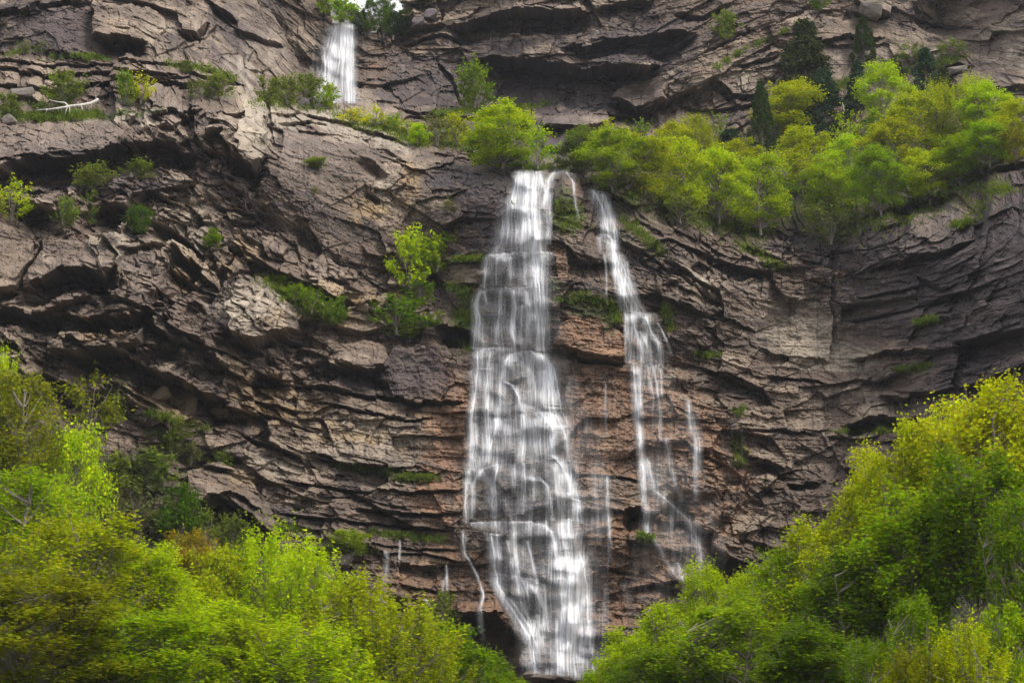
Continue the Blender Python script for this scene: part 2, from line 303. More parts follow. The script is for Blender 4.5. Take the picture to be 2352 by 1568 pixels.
for a in [
 ([(-40,40),(0,36),(55,26),(85,7),(154,0),(225,2)],.8,40,1.2,12),
 ([(219,95),(274,92),(335,103)],1.6,70,2.6,30),
 ([(-60,160),(0,158),(130,170),(240,168),(330,172),(420,178)],.9,30,.9,9),
 ([(-60,140),(60,144),(200,150),(300,148),(420,150),(560,195)],.7,14,.9,6),
 ([(-60,196),(0,196),(130,205),(215,195),(330,185),(480,200)],.9,20,1.3,10),
 ([(300,172),(350,186),(440,176),(560,200)],.7,14,1.2,8),
 ([(410,72),(455,87),(478,58)],1.2,30,2,20),
 ([(485,15),(520,35),(547,58)],1,20,2.2,22),
 ([(540,75),(590,92),(650,113)],1,20,1.6,14),
 ([(-60,400),(10,397),(68,369),(154,373),(239,359),(300,345)],2.0,100,3.2,55),
 ([(284,342),(340,345),(372,332),(440,360)],1.5,60,2.2,40),
 ([(468,325),(513,308),(533,360),(581,395),(612,360)],1.6,60,2.2,40),
 ([(350,275),(400,262),(440,275),(470,262)],.9,35,1.1,20),
 ([(608,262),(700,264),(803,284),(870,305),(945,338)],.9,12,.6,10),
 ([(640,283),(720,285),(750,283)],.6,10,1.1,8),
 ([(-60,670),(0,672),(40,676)],1,60,1.6,20),
 ([(55,667),(147,622),(191,619),(239,643),(280,622)],1.6,110,3.0,50),
 ([(280,582),(342,568),(397,561)],.8,20,1.0,14),
 ([(397,568),(430,596),(462,619)],1.3,26,1.6,30),
 ([(-60,700),(0,706),(82,722),(205,729),(274,736),(335,722)],1.4,40,2.8,34),
 ([(-60,780),(0,784),(34,790),(55,818)],1.2,40,2.0,24),
 ([(150,818),(239,804),(298,821),(359,859),(427,883),(479,910),(525,926)],1.8,80,3.6,62),
 ([(200,840),(300,900),(380,945)],.6,10,.8,12),
 ([(342,700),(380,705),(400,740)],.8,20,1.4,18),
 ([(335,735),(365,755),(407,792)],1.2,30,1.2,12),
 ([(513,756),(533,784),(581,794),(639,766),(690,782)],1.7,90,2.0,36),
 ([(410,790),(513,811),(580,840)],.8,20,1.4,12),
 ([(482,955),(554,958)],.8,16,2.0,18),
 ([(547,905),(620,925),(690,946)],.7,18,1.2,9),
 ([(530,872),(598,876),(718,886),(803,900)],.5,15,.9,7),
 ([(554,996),(610,1015),(690,1048)],.9,22,1.8,14),
 ([(560,930),(640,960),(720,990)],.5,14,.9,7),
 ([(700,655),(740,670),(785,695)],1.2,40,2.0,26),
 ([(775,838),(843,852),(888,845)],1.3,60,1.0,46),
 ([(700,885),(775,896),(843,907),(912,917),(1014,931),(1072,924)],1.5,80,1.8,10),
 ([(720,920),(775,931),(929,965),(1000,961)],.5,16,.9,7),
 ([(1006,752),(1050,750),(1090,756)],.8,30,3.0,40),
 ([(1271,804),(1356,821),(1436,832)],1.5,90,2.0,9),
 ([(1014,599),(1060,600),(1112,597)],.7,14,.9,8),
 ([(960,640),(1020,652),(1100,652)],.7,14,1.0,8),
 ([(800,718),(850,700),(920,715),(1000,740)],.8,20,1.0,9),
 ([(700,1045),(775,1063),(912,1080),(994,1087)],.7,20,1.0,8),
 ([(640,1100),(775,1124),(946,1131),(1060,1128)],.7,20,1.0,8),
 ([(800,1164),(833,1169),(987,1182),(1060,1180)],.9,20,1.5,9),
 ([(640,1180),(775,1193),(963,1210),(1040,1222)],.9,10,1.6,7),
 ([(640,1230),(760,1240),(960,1260),(1060,1262)],.4,10,.8,6),
 ([(860,1275),(960,1268),(1060,1290)],.5,10,.9,6),
 ([(920,1340),(970,1352),(1030,1362)],.6,20,1.0,8),
 ([(1030,1400),(1060,1411),(1137,1408),(1170,1445),(1190,1480)],1.4,50,4.5,130),
 ([(1370,1468),(1420,1462),(1500,1475)],.9,40,2.4,40),
 ([(1329,1179),(1360,1177),(1394,1180)],.6,16,1.4,24),
 ([(1440,1168),(1465,1160),(1498,1180)],.8,20,2.0,50),
 ([(1500,1195),(1560,1200),(1640,1225)],.7,30,1.2,36),
 ([(1310,1088),(1411,1093),(1480,1107)],.6,18,.9,7),
 ([(1290,1290),(1390,1300),(1470,1320)],.4,18,.7,12),
 ([(1440,1350),(1500,1340),(1560,1356)],.6,20,1.2,18),
 ([(441,1165),(513,1145),(547,1168),(581,1189),(637,1237)],2.0,60,3.0,70),
 ([(400,1075),(470,1072),(540,1085)],.6,14,1.0,12),
 ([(1030,60),(1042,57),(1117,36),(1185,29),(1305,33),(1362,22)],2.2,28,3.2,44),
 ([(1090,140),(1134,137),(1220,142),(1309,157),(1408,160),(1520,150)],1.8,60,4.0,110),
 ([(1290,122),(1408,91),(1514,80),(1600,70)],1.2,36,2.4,55),
 ([(1404,226),(1459,246),(1530,239)],2.4,50,1.8,14),
 ([(1247,296),(1322,299),(1400,285)],.9,30,1.4,14),
 ([(1240,330),(1280,335),(1330,345)],.5,20,1.6,30),
 ([(929,98),(1014,81),(1060,90)],.8,16,1.2,9),
 ([(1363,23),(1425,5),(1500,2)],1,20,2.0,24),
 ([(900,240),(960,262),(1080,268),(1180,262)],.9,14,.8,9),
 ([(1010,150),(1040,180),(1060,235)],.6,20,1.5,20),
 ([(1548,33),(1616,33),(1674,10)],1,24,1.6,12),
 ([(1500,120),(1560,100),(1600,75)],.8,20,1.6,20),
 ([(1870,95),(1951,84),(2030,91)],1.1,40,1.3,8),
 ([(1960,27),(1985,38),(2040,40)],1.6,30,1.2,10),
 ([(1684,156),(1767,135),(1800,120)],.6,20,1.2,9),
 ([(1640,190),(1678,221),(1755,216)],.8,24,1.5,12),
 ([(1560,240),(1640,250),(1740,236)],.6,20,1.3,12),
 ([(2155,162),(2200,143),(2240,150)],.7,16,1.2,10),
 ([(2270,207),(2352,197),(2450,190)],1,30,2.2,22),
 ([(2037,489),(2095,462),(2174,448),(2190,455)],1.4,24,2.2,32),
 ([(2250,398),(2352,376),(2450,360)],.8,16,2.0,14),
 ([(2280,365),(2352,350),(2450,335)],.6,12,1.2,8),
 ([(1540,600),(1589,640),(1638,667)],1.2,24,1.6,10),
 ([(1545,620),(1589,655),(1630,684)],.4,8,1.3,9),
 ([(1440,560),(1500,590),(1560,640)],.4,16,.6,9),
 ([(1700,560),(1740,580),(1790,600)],.8,20,1.2,16),
 ([(1990,622),(2095,592),(2175,578),(2260,540)],1,30,1.8,24),
 ([(2105,633),(2170,664),(2200,650)],.6,20,1.2,14),
 ([(1960,690),(2060,670),(2160,640)],.5,14,.9,8),
 ([(1930,740),(2050,720),(2160,690),(2300,640)],.5,14,.8,8),
 ([(1950,827),(2095,806),(2185,805)],.8,20,1.6,24),
 ([(2190,790),(2276,770),(2352,756),(2500,730)],1.2,40,3.0,50),
 ([(2020,912),(2198,893),(2300,859),(2450,800)],.9,26,1.6,46),
 ([(1935,982),(1989,958),(2095,961),(2140,968)],1.0,26,3.2,28),
 ([(1700,990),(1790,985),(1880,1000)],.5,20,.9,9),
 ([(1620,850),(1690,870),(1740,890)],.5,14,1.0,9),
 ([(1760,860),(1840,872),(1900,885)],.5,14,1.0,7),
 ([(1815,1108),(1862,1110),(1880,1112)],1,30,2.2,18),
 ([(1730,1065),(1760,1058),(1800,1070)],1,26,2.0,26),
 ([(1735,1244),(1801,1270)],1.0,24,1.4,12),
 ([(1560,1010),(1600,1040),(1660,1060)],.5,20,.8,12),
 ([(1636,1290),(1660,1284),(1700,1300)],.8,20,2.2,36),
 ([(1900,1000),(1960,1010),(2020,1000)],.6,20,1.0,12),
 ([(640,640),(660,655),(700,700)],.4,20,.8,20),
 ([(490,470),(540,480),(600,500)],.5,30,.8,16),
]:
    H(*a)
for a in [([(1548,160),(1633,120),(1753,68),(1856,34),(1958,27)],1.3,70,1.6,12,-1),
          ([(1240,285),(1330,262),(1400,240)],1.3,40,1.2,12,-1),
          ([(2000,300),(2060,260),(2160,225),(2260,200)],.8,30,.5,10,-1),
          ([(1400,200),(1470,175),(1530,180)],1.2,30,1.0,10,-1)]:
    H(*a)
for a in [([(612,240),(614,352)],1.8,60,1.2,40),([(701,171),(632,44),(600,0)],1.6,60,2.0,22),
          ([(92,551),(79,599),(41,650)],.8,30,1.8,9),([(1910,560),(1905,700),(1915,800)],.4,30,.6,12),
          ([(1445,760),(1436,830)],.8,50,.8,10),([(395,690),(365,745)],.6,20,1.0,10),([(330,280),(290,345)],-.8,30,-1.0,40)]:
    Vv(*a)
Vv([(215,7),(215,127)], -1.6, 40, -1.0, 60)
for a in [(405,362,32,20,2.2,.1),(850,388,32,17,2.2,.5),(855,455,16,9,1.6,.3),(2200,20,80,52,6,-.1),(60,690,30,10,1.5,0),(230,650,60,16,1.5,.1),(350,690,18,12,1.4,0),
          (1130,1470,55,45,3,.3),(520,1190,35,16,1.2,.4),(1275,330,25,25,1.6,0),(300,865,60,12,1.5,.35),(560,808,20,10,1.4,.2),(2060,880,40,20,1,-.2),(580,420,16,30,1.2,0),(1450,1195,16,22,1.5,0)]:
    cave(*a)
# rock spur standing in the lip of the fall, and rounded ridges beneath it
m = blob(U, V, 1300, 440, 34, 46); D += 2.2 * np.clip(m * 1.5 - .35, 0, 1)
D = np.clip(D, -8, 7)
print('ledges done')

# ------------------------------------------------------------------ world positions
rx, rz = ray(U, V)
PX = rx * (Y0 - .5 * D); PY = Y0 - D; PZ = CAMZ + rz * (Y0 - .55 * D)
PX = PX + 0.12 * D * gnoise(U / 30, V / 30, 131)
# outside the frame: top edge runs back as a plateau
keep = ~((U > 735) & (U < 945) & (V < np.interp(U, [735, 752, 765, 812, 850, 900, 925, 945], [-60, -5, 52, 54, 72, 70, 20, -50]) + 3 * wobL / 9))
# front-most depth seen through each grid cell (used to stand plants and water on the rock)
pu, pv = proj(PX, PY, PZ)
iu = np.clip(np.round((pu - U1[0]) / STEP).astype(int), 0, NU - 1)
iv = np.clip(np.round((pv - V1[0]) / STEP).astype(int), 0, NV - 1)
ZB = np.full((NV, NU), 1e9)
np.minimum.at(ZB, (iv.ravel(), iu.ravel()), PY.ravel())
for _ in range(7):
    bad = ZB > 1e8
    if not bad.any(): break
    Zs = ZB.copy()
    for ax, sh in ((0, 1), (0, -1), (1, 1), (1, -1)):
        Zs = np.minimum(Zs, np.roll(ZB, sh, ax))
    ZB = np.where(bad, Zs, ZB)
ZB = np.where(ZB > 1e8, PY, ZB)
def depth(u, v):
    i = int(np.clip(round((v - V1[0]) / STEP), 0, NV - 1)); j = int(np.clip(round((u - U1[0]) / STEP), 0, NU - 1))
    return float(ZB[i, j])
def surf(u, v, off=0.0):
    return pt(u, v, depth(u, v) - off)

# ------------------------------------------------------------------ rock colour
def c3(r, g, b): return np.array([r, g, b], np.float32)
def lerp(a, b, t): return a + (b - a) * t[..., None]
base = np.empty(U.shape + (3,), np.float32)
tone = fbm(Uw / 90, Sw / 34, 301, 4)
cA, cB, cC = c3(.160, .124, .100), c3(.32, .265, .21), c3(.082, .066, .064)
base[:] = cA
base = lerp(base, cB, sstep(-.05, .5, tone + .5 * (idA - .5) + .35 * (idB - .5) + .6 * (idT2 - .5) * 1.0 + .5 * (idT - .5) * jumble))
base = lerp(base, cC, sstep(.0, .45, fbm(Uw / 120, Sw / 60, 311, 3) + .35 * (bA - .5) + .25 * (idC - .5)) * .8)
wA = lambda lst: sum((k * blob(U, V, a, b, ru, rv) for a, b, ru, rv, k in lst))
nz = fbm(Uw / 36, Sw / 18, 321, 4); nz2 = fbm(U / 14, V / 60, 331, 3)
def paint(col, lst, lo=.35, hi=.75, n=.9, mx=1.0, nn=None):
    global base
    w = wA(lst)
    t = sstep(lo, hi, w * (1 + n * (nz if nn is None else nn)) * 1.0 + (n * .35 * (nz if nn is None else nn)) * (w > .05)) * mx
    base = lerp(base, col, t)
# pale, weathered limestone
paint(c3(.40,.36,.30), [(590,300,40,70,.9),(700,270,120,22,1),(850,300,90,30,.9),(930,330,40,30,.8),(340,290,80,40,.3),(250,275,110,16,.6),(640,240,40,30,.6),(880,440,30,50,.6),(600,720,75,60,.8),(450,560,80,50,.55),(290,560,40,40,.6),(420,480,80,40,.4),(1880,770,70,60,.75),(1780,720,70,60,.4),(1960,830,60,20,.6),(1590,640,50,20,.8),(1640,1100,60,80,.5),(560,150,60,70,.35),(350,70,70,60,.4),(640,100,50,70,.4),(1700,180,160,50,.4),(2030,130,130,40,.5),(1350,820,90,30,.35),(780,1000,120,60,.45),(620,1080,100,40,.5),(900,1000,100,30,.4),(520,700,60,50,.5),(2330,130,60,70,.3),(1900,820,100,30,.6),(2100,470,60,20,.5)], .12, .62, 1.0, .85)
# ochre / tan faces
paint(c3(.36,.27,.155), [(850,480,50,40,.6),(945,420,22,50,.7),(430,620,50,40,.55),(640,740,40,50,.45),(230,765,90,30,.6),(430,935,50,40,.7),(350,900,60,30,.45),(590,900,90,50,.45),(680,960,110,50,.35),(880,700,70,30,.7),(740,720,40,40,.6),(560,1100,60,30,.5),(960,960,60,40,.3),(820,1010,90,30,.4),(1130,1430,70,60,.4),(540,600,50,40,.4),(2000,30,40,30,.4),(800,760,40,30,.4)], .10, .60, 1.1, .8)
# iron-red wet rock round the falls
paint(c3(.38,.235,.15), [(1050,930,45,80,.9),(1010,1160,60,60,.7),(1050,1010,40,60,.6),(1380,790,60,40,1.1),(1290,600,22,60,.8),(1330,760,60,40,.6),(1360,1000,80,90,.7),(1460,930,60,60,.5),(1620,1010,40,50,.8),(1640,1040,16,40,1.2),(1560,980,80,140,.8),(1400,920,120,160,.7),(1400,1200,120,120,.6),(1010,1000,60,140,.6),(1380,1440,80,60,.7),(1500,1300,120,120,.6),(1680,1080,60,90,.5),(980,1380,90,70,.7),(1090,1340,60,90,.5),(1140,1440,40,50,.9),(1350,1250,60,130,.35),(1640,1200,80,90,.45),(1320,470,20,60,.7),(880,1320,80,50,.4),(1040,640,60,50,.4),(870,160,50,80,.4)], .16, .85, 1.2, .72)
# dark, blue-purple streaked rock, damp by the falls; alcove shade painted in
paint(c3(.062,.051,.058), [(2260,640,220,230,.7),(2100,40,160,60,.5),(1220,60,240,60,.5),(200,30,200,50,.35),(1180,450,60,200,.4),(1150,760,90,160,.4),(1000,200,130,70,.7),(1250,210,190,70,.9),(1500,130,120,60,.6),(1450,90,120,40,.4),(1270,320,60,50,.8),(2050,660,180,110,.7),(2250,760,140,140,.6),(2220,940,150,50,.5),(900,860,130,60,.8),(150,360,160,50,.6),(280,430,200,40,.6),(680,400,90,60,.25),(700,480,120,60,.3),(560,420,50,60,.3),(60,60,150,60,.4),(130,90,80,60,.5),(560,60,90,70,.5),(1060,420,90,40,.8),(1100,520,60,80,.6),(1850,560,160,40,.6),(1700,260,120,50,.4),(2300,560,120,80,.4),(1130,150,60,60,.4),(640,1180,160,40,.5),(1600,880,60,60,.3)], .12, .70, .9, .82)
base = base * (1 - FM[..., None]) + FM[..., None] * FT * (1 + .9 * tone + .3 * (idC - .5))[..., None]  # blend in face tints, including their painted light and shade
# vertical seep streaks below ledges
st = sstep(.12, .5, fbm(U / 9, V / 160, 341, 3) + .25 * fbm(U / 60, V / 60, 343, 2))
base = lerp(base, c3(.075, .064, .068), st * .55 * sstep(.1, .6, massive + wA([(1100,200,260,140,.7),(800,850,200,100,.6),(1200,1000,380,600,.6),(700,1000,160,100,.5)])))
st2 = sstep(.2, .5, fbm(U / 7, V / 120, 351, 3))
base = lerp(base, c3(.42, .39, .35), st2 * .5 * np.clip(wA([(720,450,150,90,.6),(760,960,60,110,.9),(690,840,40,60,.8),(960,160,120,100,.5),(1350,160,200,100,.3),(1650,780,120,100,.6),(1700,1150,80,150,.6),(1960,700,120,100,.4),(1880,180,140,90,.4),(1330,60,120,50,.6)]), 0, 1))
# moss and ledge turf
ms = wA([(1360,710,70,22,1.2),(1400,740,20,36,1),(1310,500,28,40,1),(1290,480,20,60,.6),(1060,730,35,60,.7),(1090,720,16,80,.7),(1530,740,10,40,.9),(1440,560,60,30,.25),(1270,660,30,20,.7),(1400,560,40,50,.3),(1130,780,30,30,.3),(1000,1300,90,50,.45),(870,1340,50,40,.35),(1250,1130,40,30,.6),(1480,1240,30,20,.8),(1700,960,40,30,.35),(1790,1280,60,14,.8),(2090,850,60,10,.7),(1960,990,80,8,.9),(2120,740,50,8,.8),(2200,520,40,10,.5),(1720,1060,30,50,.3),(250,268,180,12,.8),(80,262,90,20,.6),(170,130,160,6,.7),(430,150,100,8,.5),(500,225,120,20,.5),(860,285,100,14,.5),(1100,300,180,30,.7),(1040,258,60,8,.9),(1500,440,150,60,.4),(1700,480,260,60,.6),(2000,420,260,90,.6),(2200,330,150,60,.5),(350,950,90,12,.4),(300,1180,160,80,.5),(870,1080,80,6,.9),(800,1255,50,20,.8),(680,700,60,20,.3)])
mt = sstep(.3, .7, ms * (1 + 1.1 * fbm(U / 16, V / 12, 361, 3)) + .15 * fbm(U / 9, V / 9, 363, 2))
base = lerp(base, c3(.072, .095, .018), mt * .85)
base *= (1 + .20 * fbm(U / 4.5, V / 3.5, 371, 2) + .22 * (idD - .5) + .25 * (idC - .5))[..., None]
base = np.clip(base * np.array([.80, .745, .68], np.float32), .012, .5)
# tiny pale chips and dark pits
base *= 1 - .35 * sstep(.35, .6, fbm(U / 7, V / 4, 381, 2))[..., None]
wet = np.clip(wA([(1200,980,150,620,1.2),(1480,950,110,420,.9),(1620,1080,60,220,.6),(1000,1320,160,90,.7),(790,150,80,110,1),(1330,1300,180,220,.8)]) * (1 + .8 * nz), 0, 1)
base *= (1 - .28 * wet)[..., None]
print('colour done')

# ------------------------------------------------------------------ mesh helpers
def np_mesh(name, verts, faces, uvs=None, smooth=False):
    """verts (n,3), faces (m,k) all with k corners"""
    me = bpy.data.meshes.new(name)
    n = len(verts); m, k = faces.shape
    me.vertices.add(n); me.vertices.foreach_set('co', np.ascontiguousarray(verts, np.float32).ravel())
    me.loops.add(m * k); me.loops.foreach_set('vertex_index', np.ascontiguousarray(faces, np.int32).ravel())
    me.polygons.add(m)
    me.polygons.foreach_set('loop_start', np.arange(0, m * k, k, dtype=np.int32))
    me.polygons.foreach_set('loop_total', np.full(m, k, np.int32))
    me.polygons.foreach_set('use_smooth', np.full(m, smooth))
    me.update(calc_edges=True)
    return me
def attr_col(me, name, col):
    a = me.attributes.new(name, 'FLOAT_COLOR', 'POINT')
    c = np.ones((len(me.vertices), 4), np.float32); c[:, :3] = col.reshape(-1, 3)
    a.data.foreach_set('color', c.ravel())
def attr_f(me, name, val):
    a = me.attributes.new(name, 'FLOAT', 'POINT')
    a.data.foreach_set('value', np.ascontiguousarray(val, np.float32).ravel())
def grid_faces(nv, nu, mask=None):
    idx = np.arange(nv * nu).reshape(nv, nu)
    f = np.stack([idx[:-1, :-1], idx[1:, :-1], idx[1:, 1:], idx[:-1, 1:]], -1)
    if mask is not None:
        k = mask[:-1, :-1] & mask[1:, :-1] & mask[1:, 1:] & mask[:-1, 1:]
        return f[k]
    return f.reshape(-1, 4)
def compact(verts, faces, *arrs):
    used = np.zeros(len(verts), bool); used[faces.ravel()] = True
    mp = np.cumsum(used) - 1
    return (verts[used], mp[faces]) + tuple(a[used] for a in arrs)
def add(name, me, mat, parent=None, loc=None):
    o = bpy.data.objects.new(name, me); C.objects.link(o)
    if mat and me is not None and not me.materials: me.materials.append(mat)
    if parent: o.parent = parent
    if loc is not None: o.location = loc
    return o
def tag(o, label=None, cat=None, group=None, kind=None):
    if label: o['label'] = label
    if cat: o['category'] = cat
    if group: o['group'] = group
    if kind: o['kind'] = kind
    return o

# ------------------------------------------------------------------ materials
def newmat(name):
    m = bpy.data.materials.new(name); m.use_nodes = True
    nt = m.node_tree
    for n in list(nt.nodes): nt.nodes.remove(n)
    out = nt.nodes.new('ShaderNodeOutputMaterial')
    return m, nt, out
def N(nt, t, **kw):
    n = nt.nodes.new(t)
    for k, v in kw.items():
        if k in n.inputs: n.inputs[k].default_value = v
        else: setattr(n, k, v)
    return n
def mat_rock(name, attr=None, col=(.2, .17, .15), bump=.5):
    m, nt, out = newmat(name)
    p = N(nt, 'ShaderNodeBsdfPrincipled', Roughness=.82)
    p.inputs['Specular IOR Level'].default_value = .35
    tc = N(nt, 'ShaderNodeTexCoord')
    n1 = N(nt, 'ShaderNodeTexNoise', Scale=2.6, Detail=9.0, Roughness=.7)
    mp = N(nt, 'ShaderNodeMapping'); mp.inputs['Scale'].default_value = (.8, .8, 2.4)
    nt.links.new(tc.outputs['Object'], mp.inputs[0]); nt.links.new(mp.outputs[0], n1.inputs['Vector'])
    n2 = N(nt, 'ShaderNodeTexVoronoi', Scale=1.7); n2.feature = 'DISTANCE_TO_EDGE'
    nt.links.new(mp.outputs[0], n2.inputs['Vector'])
    mr = N(nt, 'ShaderNodeMapRange'); mr.inputs[1].default_value = .25; mr.inputs[2].default_value = .75; mr.inputs[3].default_value = .74; mr.inputs[4].default_value = 1.28
    nt.links.new(n1.outputs['Fac'], mr.inputs[0])
    mul = N(nt, 'ShaderNodeVectorMath'); mul.operation = 'SCALE'
    if attr:
        a = N(nt, 'ShaderNodeAttribute'); a.attribute_name = attr
        nt.links.new(a.outputs['Color'], mul.inputs[0])
        aw = N(nt, 'ShaderNodeAttribute'); aw.attribute_name = 'wet'
        rw = N(nt, 'ShaderNodeMapRange'); rw.inputs[3].default_value = .82; rw.inputs[4].default_value = .34
        nt.links.new(aw.outputs['Fac'], rw.inputs[0]); nt.links.new(rw.outputs[0], p.inputs['Roughness'])
    else: mul.inputs[0].default_value = col
    nt.links.new(mr.outputs[0], mul.inputs['Scale'])
    nt.links.new(mul.outputs[0], p.inputs['Base Color'])
    b = N(nt, 'ShaderNodeBump', Strength=bump, Distance=.25)
    mx = N(nt, 'ShaderNodeMath'); mx.operation = 'MULTIPLY_ADD'
    ck = N(nt, 'ShaderNodeMapRange'); ck.inputs[1].default_value = 0; ck.inputs[2].default_value = .06; ck.inputs[3].default_value = -.25; ck.inputs[4].default_value = 0
    nt.links.new(n2.outputs['Distance'], ck.inputs[0])
    nt.links.new(n1.outputs['Fac'], mx.inputs[0]); mx.inputs[1].default_value = 1.0
    nt.links.new(ck.outputs[0], mx.inputs[2])
    nt.links.new(mx.outputs[0], b.inputs['Height'])
    nt.links.new(b.outputs[0], p.inputs['Normal'])
    nt.links.new(p.outputs[0], out.inputs[0])
    return m
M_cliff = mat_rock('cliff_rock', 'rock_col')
M_tan = mat_rock('tan_rock', None, (.25, .19, .13))
M_grey = mat_rock('grey_rock', None, (.17, .145, .12))
M_dark = mat_rock('dark_rock', None, (.12, .10, .10))
M_wet = mat_rock('wet_rock', None, (.13, .10, .08))
def mat_leaf(name, trans=.4, hue=.035):
    m, nt, out = newmat(name)
    oi = N(nt, 'ShaderNodeObjectInfo')
    at = N(nt, 'ShaderNodeAttribute'); at.attribute_name = 'leaf_rand'
    hs = N(nt, 'ShaderNodeHueSaturation')
    h1 = N(nt, 'ShaderNodeMapRange'); h1.inputs[3].default_value = .5 - hue; h1.inputs[4].default_value = .5 + hue * .8
    nt.links.new(at.outputs['Fac'], h1.inputs[0]); nt.links.new(h1.outputs[0], hs.inputs['Hue'])
    fr = N(nt, 'ShaderNodeMath'); fr.operation = 'MULTIPLY'; fr.inputs[1].default_value = 7.13
    f2 = N(nt, 'ShaderNodeMath'); f2.operation = 'FRACT'
    nt.links.new(at.outputs['Fac'], fr.inputs[0]); nt.links.new(fr.outputs[0], f2.inputs[0])
    v1 = N(nt, 'ShaderNodeMapRange'); v1.inputs[3].default_value = .62; v1.inputs[4].default_value = 1.4
    nt.links.new(f2.outputs[0], v1.inputs[0]); nt.links.new(v1.outputs[0], hs.inputs['Value'])
    nt.links.new(oi.outputs['Color'], hs.inputs['Color'])
    d = N(nt, 'ShaderNodeBsdfPrincipled', Roughness=.6); d.inputs['Specular IOR Level'].default_value = .04
    t = N(nt, 'ShaderNodeBsdfTranslucent')
    nt.links.new(hs.outputs[0], d.inputs['Base Color'])
    tm = N(nt, 'ShaderNodeVectorMath'); tm.operation = 'MULTIPLY'; tm.inputs[1].default_value = (1.3, 1.25, .6)
    nt.links.new(hs.outputs[0], tm.inputs[0]); nt.links.new(tm.outputs[0], t.inputs[0])
    x = N(nt, 'ShaderNodeMixShader'); x.inputs[0].default_value = trans
    nt.links.new(d.outputs[0], x.inputs[1]); nt.links.new(t.outputs[0], x.inputs[2]); nt.links.new(x.outputs[0], out.inputs[0])
    return m
M_leaf = mat_leaf('leaf')
M_needle = mat_leaf('needle', .1, .02)
def mat_simple(name, col, rough=.85, nscale=6, var=.35):
    m, nt, out = newmat(name)
    p = N(nt, 'ShaderNodeBsdfPrincipled', Roughness=rough)
    tc = N(nt, 'ShaderNodeTexCoord')
    n = N(nt, 'ShaderNodeTexNoise', Scale=float(nscale), Detail=6.0)
    nt.links.new(tc.outputs['Object'], n.inputs['Vector'])
    mr = N(nt, 'ShaderNodeMapRange'); mr.inputs[1].default_value = .25; mr.inputs[2].default_value = .75; mr.inputs[3].default_value = 1 - var; mr.inputs[4].default_value = 1 + var
    nt.links.new(n.outputs['Fac'], mr.inputs[0])
    mul = N(nt, 'ShaderNodeVectorMath'); mul.operation = 'SCALE'; mul.inputs[0].default_value = col
    nt.links.new(mr.outputs[0], mul.inputs['Scale']); nt.links.new(mul.outputs[0], p.inputs['Base Color'])
    nt.links.new(p.outputs[0], out.inputs[0])
    return m
M_bark = mat_simple('bark', (.17, .14, .11))
M_palebark = mat_simple('pale_bark', (.34, .30, .25))
M_dead = mat_simple('bleached_wood', (.62, .57, .50))
M_soil = mat_simple('soil', (.028, .022, .012), .95, .5, .5)
_nt = M_soil.node_tree; _p = [n for n in _nt.nodes if n.type == 'BSDF_PRINCIPLED'][0]
_n = N(_nt, 'ShaderNodeTexNoise', Scale=.9, Detail=10.0, Roughness=.7); _tc = N(_nt, 'ShaderNodeTexCoord'); _nt.links.new(_tc.outputs['Object'], _n.inputs['Vector'])
_r = N(_nt, 'ShaderNodeValToRGB'); _nt.links.new(_n.outputs['Fac'], _r.inputs[0])
_r.color_ramp.elements[0].position = .38; _r.color_ramp.elements[0].color = (.022, .016, .009, 1)
_r.color_ramp.elements[1].position = .62; _r.color_ramp.elements[1].color = (.040, .055, .010, 1)
_nt.links.new(_r.outputs[0], _p.inputs['Base Color'])
_b = N(_nt, 'ShaderNodeBump', Strength=1.0, Distance=.5); _nt.links.new(_n.outputs['Fac'], _b.inputs['Height']); _nt.links.new(_b.outputs[0], _p.inputs['Normal'])

# ------------------------------------------------------------------ cliff
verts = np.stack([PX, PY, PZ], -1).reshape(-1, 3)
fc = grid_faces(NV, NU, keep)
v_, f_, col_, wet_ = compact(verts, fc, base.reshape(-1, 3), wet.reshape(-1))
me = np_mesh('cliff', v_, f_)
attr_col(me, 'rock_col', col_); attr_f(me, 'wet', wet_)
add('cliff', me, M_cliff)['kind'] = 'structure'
# plateau behind the top edge
row = np.stack([PX[0], PY[0], PZ[0]], -1)[::12]
rows = [row + np.array([0, .02, 0])]
for dy, dz in ((8, 1), (30, 3), (90, 6), (260, -10)):
    rows.append(row * np.array([1 + dy / 400, 1, 1]) + np.array([0, dy, dz]) + 0)
rows = np.array(rows)
ku = U1[::12]
mk = np.ones(rows.shape[:2], bool); mk[:, (ku > 725) & (ku < 955)] = False
me = np_mesh('plateau', rows.reshape(-1, 3), grid_faces(*rows.shape[:2], mk))
add('plateau', me, mat_rock('plateau_rock'))['kind'] = 'structure'
# grey hill far beyond the notch
hu = np.linspace(700, 980, 60); hv = np.linspace(0, 1, 24)
HU, HT = np.meshgrid(hu, hv)
top = np.interp(HU, [700, 735, 760, 790, 815, 850, 900, 940, 980], [-60, -20, -3, 3, 22, 45, 60, 40, 30])
HV = 95 + (top - 95) * HT
HY = 262 + 26 * HT + 3 * fbm(HU / 20, HV / 20, 411, 4)
a_, b_ = ray(HU, HV)
me = np_mesh('hill', np.stack([a_ * HY, HY, CAMZ + b_ * HY], -1).reshape(-1, 3), grid_faces(*HU.shape))
add('hill', me, mat_rock('hill_rock', None, (.13, .125, .10)))['kind'] = 'structure'

